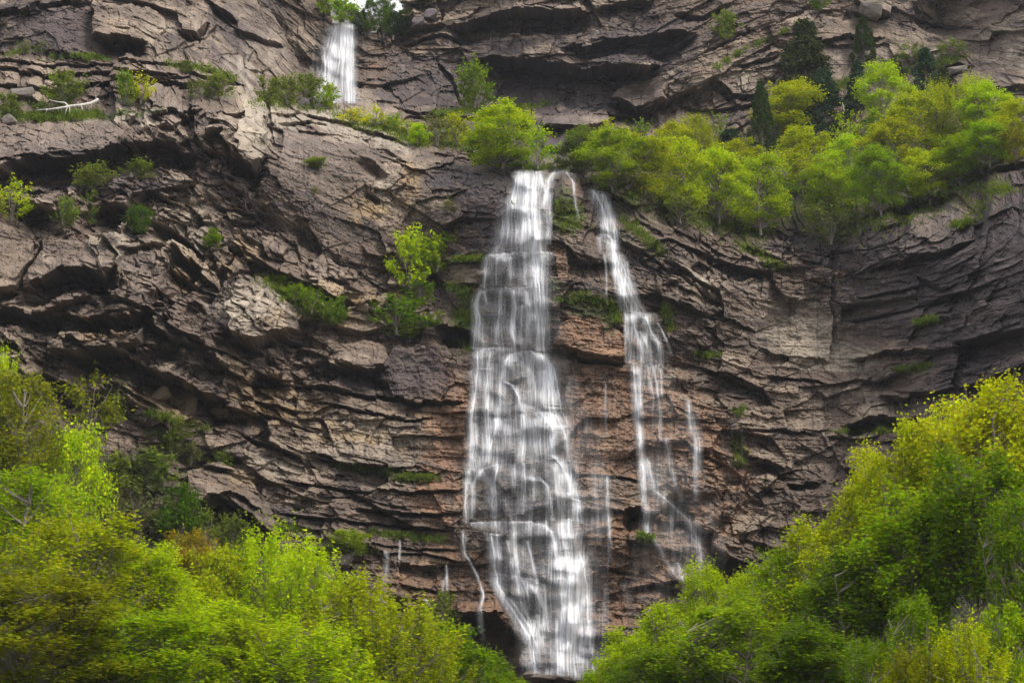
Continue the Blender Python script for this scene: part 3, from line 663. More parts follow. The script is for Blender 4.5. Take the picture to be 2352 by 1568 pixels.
# ------------------------------------------------------------------ ground
def ground(x, y):
    z = np.clip((y - 12) * .108, -1.5, 14.6)
    z = z + np.clip(-x - 10, 0, 60) * .42 * np.clip(y / 130, 0, 1) ** 1.2
    z = z + np.clip(x - 14, 0, 60) * .90 * np.clip(y / 130, 0, 1)
    return z
gx = np.r_[-2500, -1200, -600, -300, -200, np.arange(-140, 141, 1.6), 200, 300, 600, 1200, 2500]
gy = np.r_[-2500, -1000, -300, -100, -40, np.arange(-20, 146, 1.6), 170, 300, 900, 2500]
GX, GY = np.meshgrid(gx, gy)
near = (np.abs(GX) < 150) & (GY > -25) & (GY < 150)
GZ = ground(GX, GY) + near * (.9 * fbm(GX / 11, GY / 11, 421, 4)) - np.where(GY > 150, 25, 0)
me = np_mesh('ground', np.stack([GX, GY, GZ], -1).reshape(-1, 3), grid_faces(*GX.shape), smooth=True)
add('ground', me, M_soil)['kind'] = 'structure'

# ------------------------------------------------------------------ water
def make_water(name, u0, u1, v0, v1, st, paths, sheets, ledges, seed, recov=.02, grain=1.0):
    uu = np.arange(u0, u1, st); vv = np.arange(v0, v1, st)
    A, B = np.meshgrid(uu, vv)
    ji = np.clip(((uu - U1[0]) / STEP).round().astype(int), 0, NU - 1); ii = np.clip(((vv - V1[0]) / STEP).round().astype(int), 0, NV - 1)
    Z = ZB[ii][:, ji]
    for i in range(1, len(vv)):
        Z[i] = np.minimum(Z[i], Z[i - 1] + recov * st)
    for _ in range(3):
        Zp = np.pad(Z, ((0, 0), (4, 4)), 'edge'); Z = np.minimum(Z, sum(Zp[:, k:k + Z.shape[1]] for k in range(9)) / 9)
    for _ in range(2):
        Zp = np.pad(Z, ((9, 9), (0, 0)), 'edge'); Z = np.minimum(Z, sum(Zp[k:k + Z.shape[0]] for k in range(19)) / 19)
    Zp = np.pad(Z, ((6, 6), (0, 0)), 'edge'); Z = sum(Zp[k:k + Z.shape[0]] for k in range(13)) / 13
    Zp = np.pad(Z, ((0, 0), (6, 6)), 'edge'); Z = sum(Zp[:, k:k + Z.shape[1]] for k in range(13)) / 13
    Z = Z - .30
    dens = np.zeros_like(A)
    # fine falling threads shared by the whole sheet
    w1 = 6 * fbm(A / 60, B / 90, seed, 2)
    s1 = gnoise((A + w1) / 3.6, B / 95, seed + 1); s2 = gnoise((A + w1) / 9, B / 170, seed + 2); s3 = gnoise((A + w1) / 2.2, B / 45, seed + 3)
    soft_n = np.clip(.75 + .9 * fbm(A / 34, B / 60, seed + 5, 3), .15, 1.8)
    thr = np.clip(.5 + .45 * s1 + .5 * s2 + .3 * s3, 0, 2) ** 2.0 * soft_n
    for poly, k, soft in sheets:          # poly: rows (v, uleft, uright)
        pv_ = [p[0] for p in poly]
        L = np.interp(B, pv_, [p[1] for p in poly]) + 5 * gnoise(A / 30, B / 30, seed + 8); Rr = np.interp(B, pv_, [p[2] for p in poly]) + 5 * gnoise(A / 30, B / 30, seed + 9)
        inside = sstep(0, soft, A - L) * sstep(0, soft, Rr - A) * sstep(pv_[0] - 5, pv_[0] + 2, B) * (1 - sstep(pv_[-1] - 12, pv_[-1] + 2, B))
        kk = np.interp(B, pv_, [p[3] if len(p) > 3 else 1 for p in poly])
        dens += inside * k * kk * (.30 * soft_n + .42 * thr)
    rng = np.random.default_rng(seed)
    for pts, w, I in paths:               # pts (u,v) downwards
        pv_ = np.array([p[1] for p in pts], float); pu_ = np.array([p[0] for p in pts], float)
        n = max(2, int(w / 2.2))
        rows_ = (B >= pv_[0] - 2) & (B <= pv_[-1] + 2)
        r0 = np.argmax(rows_[:, 0]); r1 = len(vv) - np.argmax(rows_[::-1, 0])
        if r1 <= r0: continue
        b = vv[r0:r1]; cen = np.interp(b, pv_, pu_)
        tt = (b - pv_[0]) / max(pv_[-1] - pv_[0], 1)
        fade = sstep(-.02, .06, tt) * (1 - sstep(.55, 1.0, tt) * (.92 if (w < 3 or seed == 700) else .55))
        for k in range(n):
            off = rng.normal(0, w * .42)
            c = cen + off * (.5 + .7 * tt) + 2.5 * gnoise(b / 26, np.full_like(b, k * 3.7 + off), seed + 20) + 1.2 * gnoise(b / 7, np.full_like(b, k * 1.7 + off), seed + 21)
            ww = .9 + 1.1 * rng.random()
            br = (.55 + .45 * rng.random()) * (.75 + .4 * gnoise(b / 40, np.full_like(b, k * 2.3 + off), seed + 22))
            a0 = max(int((c.min() - 9 - u0) / st), 0); a1 = min(int((c.max() + 9 - u0) / st), len(uu))
            if a1 <= a0: continue
            dens[r0:r1, a0:a1] += I * (br * fade)[:, None] * np.exp(-((A[r0:r1, a0:a1] - c[:, None]) / ww) ** 2) * .62
        a0 = max(int((cen.min() - 2 * w - u0) / st), 0); a1 = min(int((cen.max() + 2 * w - u0) / st) + 1, len(uu))
        dens[r0:r1, a0:a1] += I * .80 * fade[:, None] * np.exp(-((A[r0:r1, a0:a1] - cen[:, None]) / (w * 1.15)) ** 2) * (.55 + .45 * thr[r0:r1, a0:a1])
    for pts, w, I in ledges:              # bright lines where water strikes or leaves a ledge
        pts = sorted(pts)
        c = np.interp(A, [p[0] for p in pts], [p[1] for p in pts]) + 2.5 * gnoise(A / 12, B * 0 + 3, seed + 30)
        e = sstep(pts[0][0] - 4, pts[0][0] + 8, A) * (1 - sstep(pts[-1][0] - 8, pts[-1][0] + 4, A))
        d = B - c
        dens += I * e * np.where(d < 0, np.exp(-(d / (w * .6)) ** 2), np.exp(-d / (w * 2.2))) * .7 * (.6 + .5 * gnoise(A / 5, B / 9, seed + 31))
    gr = 1 + grain * (.16 * gnoise(A / 1.9, B / 3.4, seed + 40) + .14 * gnoise(A / 4, B / 12, seed + 41))
    dens = np.clip(dens * gr * (.66 + .36 * np.clip(.5 + .6 * s1 + .2 * s2 + .35 * s3, 0, 2)) * (.92 + .4 * gnoise(A / 22, B / 34, seed + 61)), 0, 2.2)
    dens = 1 - np.exp(-{500: .86, 600: .78, 700: .6, 800: .8}[seed] * dens)
    bulge = .25 * dens
    Z = Z - bulge
    a_, b_ = ray(A, B)
    vs = np.stack([a_ * Z, Z, CAMZ + b_ * Z], -1).reshape(-1, 3)
    f = grid_faces(*A.shape, dens > .012)
    vs, f, dn = compact(vs, f, dens.reshape(-1))
    me = np_mesh(name, vs, f, smooth=True)
    attr_f(me, 'dens', dn)
    o = add(name, me, M_water)
    o['kind'] = 'structure'
    return o
def mat_water():
    m, nt, out = newmat('white_water')
    a = N(nt, 'ShaderNodeAttribute'); a.attribute_name = 'dens'
    p = N(nt, 'ShaderNodeBsdfPrincipled', Roughness=.35)
    p.inputs['Base Color'].default_value = (.95, .95, .96, 1)
    tl = N(nt, 'ShaderNodeBsdfTranslucent'); tl.inputs[0].default_value = (.8, .82, .86, 1)
    x1 = N(nt, 'ShaderNodeMixShader'); x1.inputs[0].default_value = .08
    tr = N(nt, 'ShaderNodeBsdfTransparent')
    x = N(nt, 'ShaderNodeMixShader')
    nt.links.new(p.outputs[0], x1.inputs[1]); nt.links.new(tl.outputs[0], x1.inputs[2])
    nt.links.new(a.outputs['Fac'], x.inputs[0]); nt.links.new(tr.outputs[0], x.inputs[1]); nt.links.new(x1.outputs[0], x.inputs[2])
    nt.links.new(x.outputs[0], out.inputs[0])
    return m
M_water = mat_water()
# main fall
paths = [
 ([(1192,392),(1185,430),(1180,480)],10,.9),([(1215,392),(1212,450),(1205,500),(1200,580)],14,.8),([(1240,392),(1243,420),(1250,440)],8,.8),([(1206,395),(1206,470)],12,.9),
 ([(1228,400),(1226,450),(1222,520),(1226,583)],12,.8),
 ([(1275,394),(1262,412),(1256,450),(1246,478)],8,1.2),([(1262,440),(1262,500),(1260,560)],5,.6),([(1300,394),(1318,420),(1322,470),(1330,500)],3,.5),
 ([(1180,450),(1162,500),(1150,560),(1135,590)],16,.55),([(1200,470),(1195,520),(1190,580)],14,.5),
 ([(1222,480),(1232,540),(1226,583),(1230,620),(1232,664),(1237,722),(1242,804)],16,1.25),
 ([(1242,560),(1248,640),(1252,740),(1256,820)],9,.6),
 ([(1117,590),(1113,640),(1110,660)],6,1.0),([(1140,590),(1140,655)],12,.55),([(1175,590),(1178,655)],14,.45),([(1205,585),(1205,655)],10,.55),
 ([(1104,668),(1094,700),(1098,740),(1092,800)],9,1.0),([(1112,668),(1118,700)],5,.7),([(1178,664),(1182,708),(1178,760),(1182,830)],7,.9),([(1200,700),(1196,760),(1200,800)],5,.6),([(1150,664),(1148,720),(1140,790)],9,.45),([(1210,668),(1215,740),(1212,800)],9,.6),
 ([(1094,802),(1096,840),(1090,900),(1082,960),(1078,1040),(1074,1110)],8,.85),([(1128,803),(1122,850),(1118,960),(1110,1040)],7,.7),([(1107,802),(1106,848)],6,.7),
 ([(1172,812),(1158,840),(1150,880),(1146,960),(1140,1000)],9,1.0),([(1158,876),(1178,886),(1192,910),(1198,945)],6,1.0),
 ([(1240,814),(1258,840),(1264,893),(1268,944),(1286,980)],17,1.3),([(1225,806),(1222,860),(1228,940)],12,.5),([(1250,850),(1248,900),(1252,940)],12,.9),
 ([(1200,950),(1202,1000),(1196,1060)],9,.7),([(1240,946),(1262,970),(1282,985)],10,1.3),([(1268,975),(1270,1010),(1272,1053)],12,1.1),([(1290,975),(1302,1010),(1306,1060)],10,.7),
 ([(1140,960),(1128,1010),(1110,1060),(1095,1100)],14,.8),([(1165,960),(1160,1060)],14,.6),([(1225,960),(1230,1060)],14,.55),
 ([(1090,970),(1090,1080)],9,.6),([(1115,960),(1116,1060)],9,.55),
 ([(1272,1045),(1290,1065),(1309,1100),(1322,1145),(1324,1196)],9,1.25),([(1278,1060),(1284,1130),(1300,1200)],14,.75),([(1300,1130),(1310,1145),(1326,1150),(1330,1200)],8,1.1),
 ([(1145,1064),(1104,1080),(1086,1112),(1084,1190)],6,.75),([(1145,1064),(1132,1110),(1128,1190)],8,.5),([(1180,1065),(1182,1130)],7,.6),([(1200,1060),(1202,1130),(1196,1180)],9,.6),([(1240,1100),(1258,1118),(1262,1150),(1268,1193)],6,.9),([(1225,1100),(1222,1150)],9,.5),([(1075,1080),(1070,1150),(1072,1200)],5,.7),
 ([(1250,1203),(1266,1222),(1273,1250),(1280,1290),(1288,1330)],7,1.2),([(1306,1190),(1306,1260)],16,.9),([(1290,1200),(1296,1262)],14,.9),
 ([(1300,1250),(1310,1300),(1304,1370),(1300,1470),(1300,1560)],26,1.0),([(1332,1268),(1344,1310),(1350,1360),(1352,1420),(1350,1480)],8,1.0),([(1322,1268),(1325,1340),(1322,1400),(1326,1520)],14,.8),([(1285,1275),(1290,1400),(1284,1540)],10,.6),
 ([(1125,1225),(1132,1260),(1134,1300),(1138,1335),(1162,1384),(1185,1418),(1210,1460),(1222,1510),(1229,1545)],9,1.25),([(1140,1225),(1142,1290),(1142,1320)],7,1.0),
 ([(1166,1370),(1186,1400),(1215,1440),(1232,1490),(1238,1530)],11,.8),
 ([(1181,1203),(1182,1270),(1186,1322),(1196,1374),(1204,1410)],6,.9),([(1165,1240),(1172,1290),(1180,1330)],6,.6),([(1210,1240),(1224,1300),(1232,1340)],4,.7),([(1216,1340),(1236,1370),(1252,1400),(1256,1463)],8,.8),([(1250,1340),(1252,1400),(1258,1450)],5,.6),([(1200,1330),(1215,1370),(1220,1400)],7,.6),([(1232,1410),(1240,1450),(1244,1500)],8,.5),
 ([(1195,1380),(1215,1420),(1226,1460)],8,.7),
 ([(1277,1420),(1279,1500),(1280,1555)],3,.7),([(1353,1420),(1358,1500)],5,.5)]
sheets = [
 ([(396,1180,1254,1),(440,1168,1252,.9),(470,1154,1268,1),(540,1140,1270,.9),(585,1120,1262,.9)],.52,14),
 ([(585,1114,1250,.6),(660,1106,1256,.6),(664,1094,1256,.6),(800,1086,1262,.6)],.5,12),
 ([(800,1086,1262,.55),(860,1076,1280,.6),(960,1074,1296,.7),(1060,1072,1320,.75),(1110,1070,1330,.4)],.62,16),
 ([(1090,1070,1335,.5),(1150,1068,1340,.35),(1200,1064,1345,.3)],.5,14),
 ([(1200,1110,1345,.4),(1300,1118,1350,.5),(1400,1180,1362,.6),(1480,1205,1366,.5),(1565,1215,1372,.35)],.62,16),
 ([(1225,1276,1345,.9),(1280,1276,1346,1),(1400,1278,1352,.8),(1560,1270,1368,.3)],.5,10),
 ([(1199,1083,1262,.9),(1228,1110,1268,.1)],.5,4),
 ([(560,1240,1290,.5),(800,1250,1320,.6),(950,1260,1380,.8),(1200,1290,1430,.8),(1400,1330,1440,.9),(1560,1310,1450,1.0)],.34,50),
 ([(700,1095,1260,.6),(1000,1080,1300,.9),(1500,1180,1380,1.2),(1560,1190,1400,1.6)],.24,20)]
ledges = [([(1178,393),(1200,391),(1256,396)],3,.9),([(1270,393),(1300,392),(1330,402)],4,.9),([(1115,587),(1180,583),(1250,582),(1275,581)],4,1.3),([(1218,580),(1245,580)],12,1.2),([(1098,665),(1150,662),(1220,660)],3,.7),
 ([(1176,710),(1206,701)],3,.6),([(1088,801),(1130,799),(1180,801)],3.5,.9),([(1152,838),(1172,818),(1206,807),(1240,814),(1266,838)],6,1.1),([(1074,856),(1090,848),(1130,847)],3,.8),([(1150,876),(1178,886)],4,.6),([(1196,927),(1240,944),(1290,962)],6,1.0),([(1235,945),(1280,965)],14,.9),
 ([(1072,958),(1130,958)],3,.5),([(1084,1110),(1103,1082),(1144,1064)],5,.6),([(1150,1066),(1205,1064)],4,.5),([(1205,1098),(1240,1097),(1262,1124)],5,.6),([(1080,1201),(1130,1198),(1219,1199),(1252,1207)],2.6,1.3),([(1293,1140),(1322,1148)],6,.9),([(1276,1262),(1300,1266),(1340,1270)],13,.9),([(1110,1225),(1150,1227)],3,.5),([(1140,1318),(1190,1326),(1240,1334)],4,.5)]
make_water('waterfall', 1050, 1400, 386, 1567, 1.25, paths, sheets, ledges, 500)
# right-hand strands
paths = [
 ([(1360,436),(1372,450),(1385,480),(1392,520),(1400,545)],13,1.1),([(1384,442),(1398,479),(1410,513),(1416,570)],8,.8),
 ([(1376,545),(1380,580)],5,.4),([(1392,538),(1404,555),(1410,580),(1417,620),(1428,670),(1446,714)],8,1.1),([(1412,580),(1428,630),(1450,690),(1470,730)],14,.7),([(1388,580),(1392,620),(1394,700)],2.5,.4),
 ([(1452,722),(1457,756),(1470,790),(1476,831)],6,1.15),([(1483,726),(1494,763),(1512,790),(1517,838)],6,.9),([(1440,722),(1446,770),(1450,830)],6,.6),([(1468,760),(1490,800),(1495,835)],8,.7),([(1436,716),(1437,780),(1438,830)],3,.6),([(1510,740),(1530,780),(1542,810)],3,.5),
 ([(1455,836),(1460,893),(1464,961),(1470,996),(1474,1053),(1477,1117),(1484,1169),(1487,1235)],7,1.15),([(1466,840),(1470,900),(1474,960)],5,.7),
 ([(1500,842),(1508,880),(1516,940),(1518,1010)],3,.6),([(1490,840),(1494,900)],4,.5),([(1518,845),(1522,930)],2.5,.5),
 ([(1486,1050),(1503,1128),(1545,1162),(1579,1196),(1600,1240),(1612,1290)],9,.5),([(1530,1000),(1540,1080),(1570,1150)],6,.35),
 ([(1580,915),(1584,970),(1598,1012),(1600,1060),(1598,1150)],6,.5),([(1590,950),(1604,1010),(1606,1080)],8,.4),
 ([(1391,880),(1390,940),(1392,1000)],2.5,.25),([(1394,1092),(1396,1130),(1395,1169),(1400,1215),(1401,1290)],4,.55),([(1366,1120),(1372,1180),(1376,1240)],4,.25),
 ([(1555,1290),(1566,1320),(1575,1360)],5,.5),([(1500,1230),(1530,1290),(1560,1330)],7,.4),([(1440,600),(1446,660)],3,.3)]
sheets = [([(440,1358,1396,.9),(540,1376,1424,.8),(600,1392,1442,.7),(720,1420,1490,.8)],.6,12),([(720,1436,1516,.9),(838,1438,1530,.9)],.5,8),([(838,1450,1530,.9),(1000,1455,1540,.4),(1100,1470,1560,.4),(1200,1490,1610,.4),(1330,1520,1640,.3)],.42,24),
 ([(860,1380,1400,.3),(1290,1340,1410,.3)],.3,8),([(930,1576,1612,.5),(1140,1580,1625,.2)],.4,8),([(800,1500,1560,.3),(1000,1510,1600,.4),(1300,1420,1640,.5),(1390,1400,1640,.3)],.36,40),([(1090,1345,1430,.35),(1260,1350,1430,.2)],.3,12),([(960,1640,1720,.4),(1200,1640,1730,.1)],.25,20),([(1150,1560,1660,.4),(1310,1560,1690,.3)],.4,30)]
ledges = [([(1368,546),(1388,537),(1402,544)],5,.6),([(1440,718),(1470,718),(1496,728)],5,.7),([(1436,832),(1480,836),(1526,842)],2.5,.5),([(1388,1135),(1410,1136)],3,.5),([(1352,434),(1376,436)],4,.7)]
make_water('waterfall', 1330, 1740, 428, 1400, 1.3, paths, sheets, ledges, 600)
# thin trickles at lower left
paths = [([(1064,1217),(1062,1240),(1066,1271),(1076,1285),(1096,1322),(1110,1367),(1103,1395),(1106,1440),(1108,1475)],3.5,.95),([(919,1238),(917,1300)],2.5,.5),([(886,1262),(888,1300),(884,1350)],4,.6),([(1025,1296),(1027,1335),(1026,1372)],3,.9),([(977,1374),(987,1391),(984,1418)],4,1.0),([(1100,1405),(1104,1440),(1112,1470)],6,.45),([(1070,1230),(1064,1270)],5,.6),([(1078,1430),(1079,1470)],2.5,.5),([(1018,1330),(1016,1370)],3,.5)]
sheets = [([(1262,876,905,.4),(1350,872,900,.3)],.4,6),([(1380,1080,1112,.3),(1415,1085,1112,.3)],.5,6),([(1300,1018,1034,.3),(1372,1015,1034,.3)],.4,4)]
make_water('waterfall', 860, 1125, 1212, 1482, 1.25, paths, sheets, [], 700)
# upper fall
paths = [([(775,55),(765,90),(752,140),(742,200),(738,225)],14,1.0),([(790,54),(786,120),(780,180),(776,236)],14,1.1),([(805,56),(808,110),(806,170),(808,236)],9,1.0),([(798,60),(796,140),(798,230)],9,.8),([(768,100),(760,160),(755,232)],13,.9)]
sheets = [([(53,764,812,1),(100,758,814,.85),(170,736,820,.9),(222,722,830,1),(242,708,846,1)],.85,14),([(62,716,728,.5),(190,712,722,.35)],.5,4),([(215,735,826,.6),(242,740,830,.5)],.4,10)]
make_water('waterfall', 700, 840, 48, 246, 1.1, paths, sheets, [([(765,56),(788,50),(812,58)],6,.9)], 800, grain=.7)
print('water done')

# ------------------------------------------------------------------ plants
class Wood:
    def __init__(s): s.v = []; s.f = []; s.n = 0
    def tube(s, pts, rads, k=5):
        pts = np.asarray(pts, float); n = len(pts)
        tg = np.gradient(pts, axis=0); tg /= np.linalg.norm(tg, axis=1)[:, None] + 1e-9
        ref = np.array([0, 0, 1.]) if abs(tg[0, 2]) < .9 else np.array([1., 0, 0])
        a = np.cross(tg, ref); a /= np.linalg.norm(a, axis=1)[:, None] + 1e-9
        b = np.cross(tg, a)
        th = np.arange(k) * 2 * math.pi / k
        ring = pts[:, None] + np.asarray(rads)[:, None, None] * (np.cos(th)[None, :, None] * a[:, None] + np.sin(th)[None, :, None] * b[:, None])
        s.v.append(ring.reshape(-1, 3))
        i = np.arange(n - 1)[:, None] * k; j = np.arange(k)[None]; j2 = (j + 1) % k
        s.f.append((np.stack([i + j, i + j2, i + k + j2, i + k + j], -1) + s.n).reshape(-1, 4)); s.n += n * k
    def mesh(s, name):
        return np_mesh(name, np.concatenate(s.v), np.concatenate(s.f), smooth=True)
def bez(p0, p1, p2, n):
    t = np.linspace(0, 1, n)[:, None]
    return (1 - t) ** 2 * p0 + 2 * t * (1 - t) * p1 + t * t * p2
def leaf_mesh(name, c, size, rng, up=.35, long=1.0, droop=0.0, asp=1.0):
    n = len(c)
    nrm = rng.normal(size=(n, 3)); nrm[:, 2] += up * 2; nrm /= np.linalg.norm(nrm, axis=1)[:, None]
    d = rng.normal(size=(n, 3)); d[:, 2] -= droop; d -= (d * nrm).sum(1)[:, None] * nrm; d /= np.linalg.norm(d, axis=1)[:, None] + 1e-9
    w = np.cross(nrm, d)
    s = (size * (.6 + .8 * rng.random(n)))[:, None]
    a = c - d * s * .5 * long; b = c + w * s * .34 + nrm * s * .07; e = c + d * s * .5 * long; f = c - w * s * .34 + nrm * s * .07
    v = np.stack([a, b, e, f], 1)
    v = (c[:, None] + (v - c[:, None]) * [1, 1, 1 / asp]).reshape(-1, 3)
    fc = np.arange(4 * n).reshape(n, 4)
    me = np_mesh(name, v, fc)
    attr_f(me, 'leaf_rand', np.repeat(rng.random(n), 4))
    return me
def gen_plant(kind, seed):
    """unit plant: height 1, overall crown width 1 -> scaled per instance; returns wood mesh, leaf mesh"""
    rng = np.random.default_rng(seed)
    w = Wood(); L = []
    P = dict(tree=dict(nc=95, lpc=150, ls=.031, hb=.12, sig=.052, tr=.020, stems=1),
             big=dict(nc=165, lpc=140, ls=.025, hb=.06, sig=.042, tr=.016, stems=2),
             canopy=dict(nc=170, lpc=110, ls=.026, hb=.50, sig=.040, tr=.013, stems=3),
             feather=dict(nc=230, lpc=110, ls=.019, hb=.04, sig=.036, tr=.010, stems=6),
             bush=dict(nc=46, lpc=46, ls=.050, hb=.10, sig=.070, tr=.012, stems=7),
             sparse=dict(nc=42, lpc=26, ls=.046, hb=.15, sig=.062, tr=.011, stems=6),
             dense=dict(nc=70, lpc=70, ls=.05, hb=.02, sig=.075, tr=.012, stems=5))[kind]
    stems = []
    for i in range(P['stems']):
        a = rng.random() * 6.28; sp = (.0 if P['stems'] == 1 else .1 + .22 * rng.random())
        p0 = np.array([0, 0, 0.]) + rng.normal(0, .012, 3) * [1, 1, 0]
        tip = np.array([math.cos(a) * sp, math.sin(a) * sp, .8 + .12 * rng.random()])
        mid = np.array([tip[0] * .35, tip[1] * .35, .45]) + rng.normal(0, .03, 3)
        pts = bez(p0, mid, tip, 12) + np.r_[np.zeros((1, 3)), rng.normal(0, .006, (11, 3))]
        r = P['tr'] * (.7 + .5 * rng.random()) * np.linspace(1, .18, 12)
        w.tube(pts, r, 6); stems.append(pts)
    ph = rng.random(6) * 6.28
    cents = []; rad = []
    for i in range(P['nc']):
        h = P['hb'] + (1 - P['hb'] - .03) * rng.random() ** .85
        th = rng.random() * 6.28
        if kind in ('bush', 'sparse', 'dense', 'feather'):
            prof = min(1, .42 + 1.0 * h) * (1 - h ** 2.6) ** .55
        else:
            prof = min(1, .45 + 1.1 * (h - P['hb'])) * (1 - h ** 3.4) ** .55
        lump = 1 + .20 * math.sin(2 * th + ph[0] + 5 * h) + .16 * math.sin(3 * th + ph[1] - 9 * h) + .14 * math.sin(11 * h + ph[2] + th)
        r = .46 * prof * lump * (.30 + .70 * rng.random() ** .55)
        c = np.array([math.cos(th) * r, math.sin(th) * r, h * (1 + .05 * math.sin(3 * th + ph[3]))])
        cents.append(c); rad.append(r)
        st = stems[rng.integers(len(stems))]
        d = np.linalg.norm(st[:, :2] - c[:2], axis=1); tgt = max(c[2] - .12 - .45 * d.min(), .06)
        k = int(np.argmin(np.abs(st[:, 2] - tgt)))
        s0 = st[k]; md = (s0 + c) / 2 + np.array([0, 0, -.02]) + rng.normal(0, .012, 3)
        lp = bez(s0, md, c, 6)
        w.tube(lp, P['tr'] * .42 * np.linspace(1, .2, 6), 4)
        for q in range(3 if kind in ('big', 'tree', 'canopy') else 2):
            e = c + rng.normal(0, P['sig'] * 1.1, 3) + np.array([0, 0, P['sig'] * .6])
            w.tube(bez(lp[4], (lp[4] + e) / 2 + rng.normal(0, .004, 3), e, 4), P['tr'] * .1 * np.linspace(1, .3, 4), 3)
        n = int(P['lpc'] * (.5 + rng.random()))
        sg = P['sig'] * (.65 + .7 * rng.random())
        if kind == 'feather':
            ax = np.array([c[0] * .5, c[1] * .5, .55]); ax /= np.linalg.norm(ax)
            t = rng.normal(0, sg * 1.7, n)
            pp = c + t[:, None] * ax + rng.normal(0, sg * .5, (n, 3))
        elif kind in ('bush', 'sparse'):
            ax = np.array([c[0], c[1], .35]); ax /= np.linalg.norm(ax)
            t = rng.normal(0, sg * 1.3, n)
            pp = c + t[:, None] * ax + rng.normal(0, sg * .55, (n, 3))
        else:
            pp = c + rng.normal(0, sg, (n, 3)) * [1, 1, .62]
        L.append(pp)
    L = np.concatenate(L); L = L[L[:, 2] > .01]
    return w, L, P['ls'], rng
# conifers
def gen_conifer(seed, clumpy):
    rng = np.random.default_rng(seed); w = Wood(); L = []
    w.tube([(0, 0, 0), (.01, 0, .5), (0, .01, .98)], [.02, .013, .003], 6)
    n = 150 if clumpy else 230
    for i in range(n):
        h = .06 + .93 * rng.random() ** 1.0
        th = rng.random() * 6.28
        r = .48 * ((1 - h) ** (.75 if clumpy else .62)) * (.5 + .5 * rng.random()) * (1 + .22 * math.sin(3 * th + 9 * h))
        c = np.array([math.cos(th) * r, math.sin(th) * r, h - (.03 if clumpy else -.02)])
        w.tube(bez(np.array([0, 0, h]), np.array([c[0] * .5, c[1] * .5, h + .0]), c, 4), .004 * np.linspace(1, .3, 4), 3)
        m = int((150 if clumpy else 90) * (.6 + .8 * rng.random()))
        sg = (.040 if clumpy else .026)
        L.append(c * [1, 1, 1] + rng.normal(0, sg, (m, 3)) * ([1, 1, .45] if clumpy else [.8, .8, 1.2]))
    L.append(np.stack([rng.normal(0, .008, 60), rng.normal(0, .008, 60), .9 + .1 * rng.random(60)], 1))
    return w, np.concatenate(L), (.032 if clumpy else .026), rng
PLANTS = {}
def proto(kind, k):
    key = (kind, k)
    if key in PLANTS: return PLANTS[key]
    seed = 1000 + 37 * k + sum(map(ord, kind)) * 11
    if kind == 'pine': w, L, ls, rng = gen_conifer(seed, True)
    elif kind == 'spire': w, L, ls, rng = gen_conifer(seed, False)
    else: w, L, ls, rng = gen_plant(kind, seed)
    lm = leaf_mesh('crown', L, ls, rng, up=.5, long=(1.5 if kind in ('feather', 'bush', 'sparse', 'spire', 'pine') else 1.1), droop=.3, asp=dict(big=2.5, canopy=2.5, tree=1.7, feather=1.7, pine=1.6, spire=1.8).get(kind, 1.0))
    PLANTS[key] = (w.mesh('trunk'), lm)
    return PLANTS[key]
NP = dict(tree=4, big=4, canopy=3, feather=3, bush=4, sparse=3, dense=2, pine=2, spire=2)
cnt = {}
COL = dict(lime=(.35,.47,.003), green=(.13,.22,.003), yel=(.44,.48,.003), olive=(.20,.225,.004), ygreen=(.33,.39,.003), grey=(.15,.205,.030), blue=(.05,.105,.045), dark=(.035,.065,.010),
           sage=(.14,.165,.045), pine=(.050,.065,.018), bpine=(.040,.080,.038), deep=(.07,.14,.004), rust=(.24,.19,.008), mid=(.215,.325,.003))
def plant(name, u, vb, hpx, wpx, kind, col, label, cat, group, Y=None, base=None, bark=None):
    """u,vb: where the foot stands; hpx,wpx: visible size; Y: distance (default: on the rock)"""
    k = cnt.get(kind, 0); cnt[kind] = k + 1
    rr = random.Random(u * 7 + vb * 13 + hpx)
    wm, lm = proto(kind, k % NP[kind])
    p = surf(u, vb, .05) if Y is None else pt(u, vb, Y)
    s = p.y / math.cos(math.atan((p.z - CAMZ) / p.y)) / FOC
    o = bpy.data.objects.new(name, None); C.objects.link(o); o.empty_display_size = .3
    o.location = p; o.rotation_euler = (0, 0, rr.random() * 6.28)
    h = hpx * s * 1.06; w = wpx * s * 1.18
    o.scale = (w, w * (.85 + .3 * rr.random()), h)
    tag(o, label, cat, group)
    if Y is None:
        o.location.y -= w * .14; o.location.z -= h * .02
    t = add('trunk', wm, None, o)
    if not wm.materials: wm.materials.append(M_bark)
    if bark:
        t.material_slots[0].link = 'OBJECT'; t.material_slots[0].material = bark
    c = add('crown', lm, None, o)
    if not lm.materials: lm.materials.append(M_needle if kind in ('pine', 'spire') else M_leaf)
    b = COL[col]; j = .88 + .24 * rr.random()
    c.color = (b[0] * j * (.92 + .16 * rr.random()), b[1] * j, b[2] * j, 1)
    return o
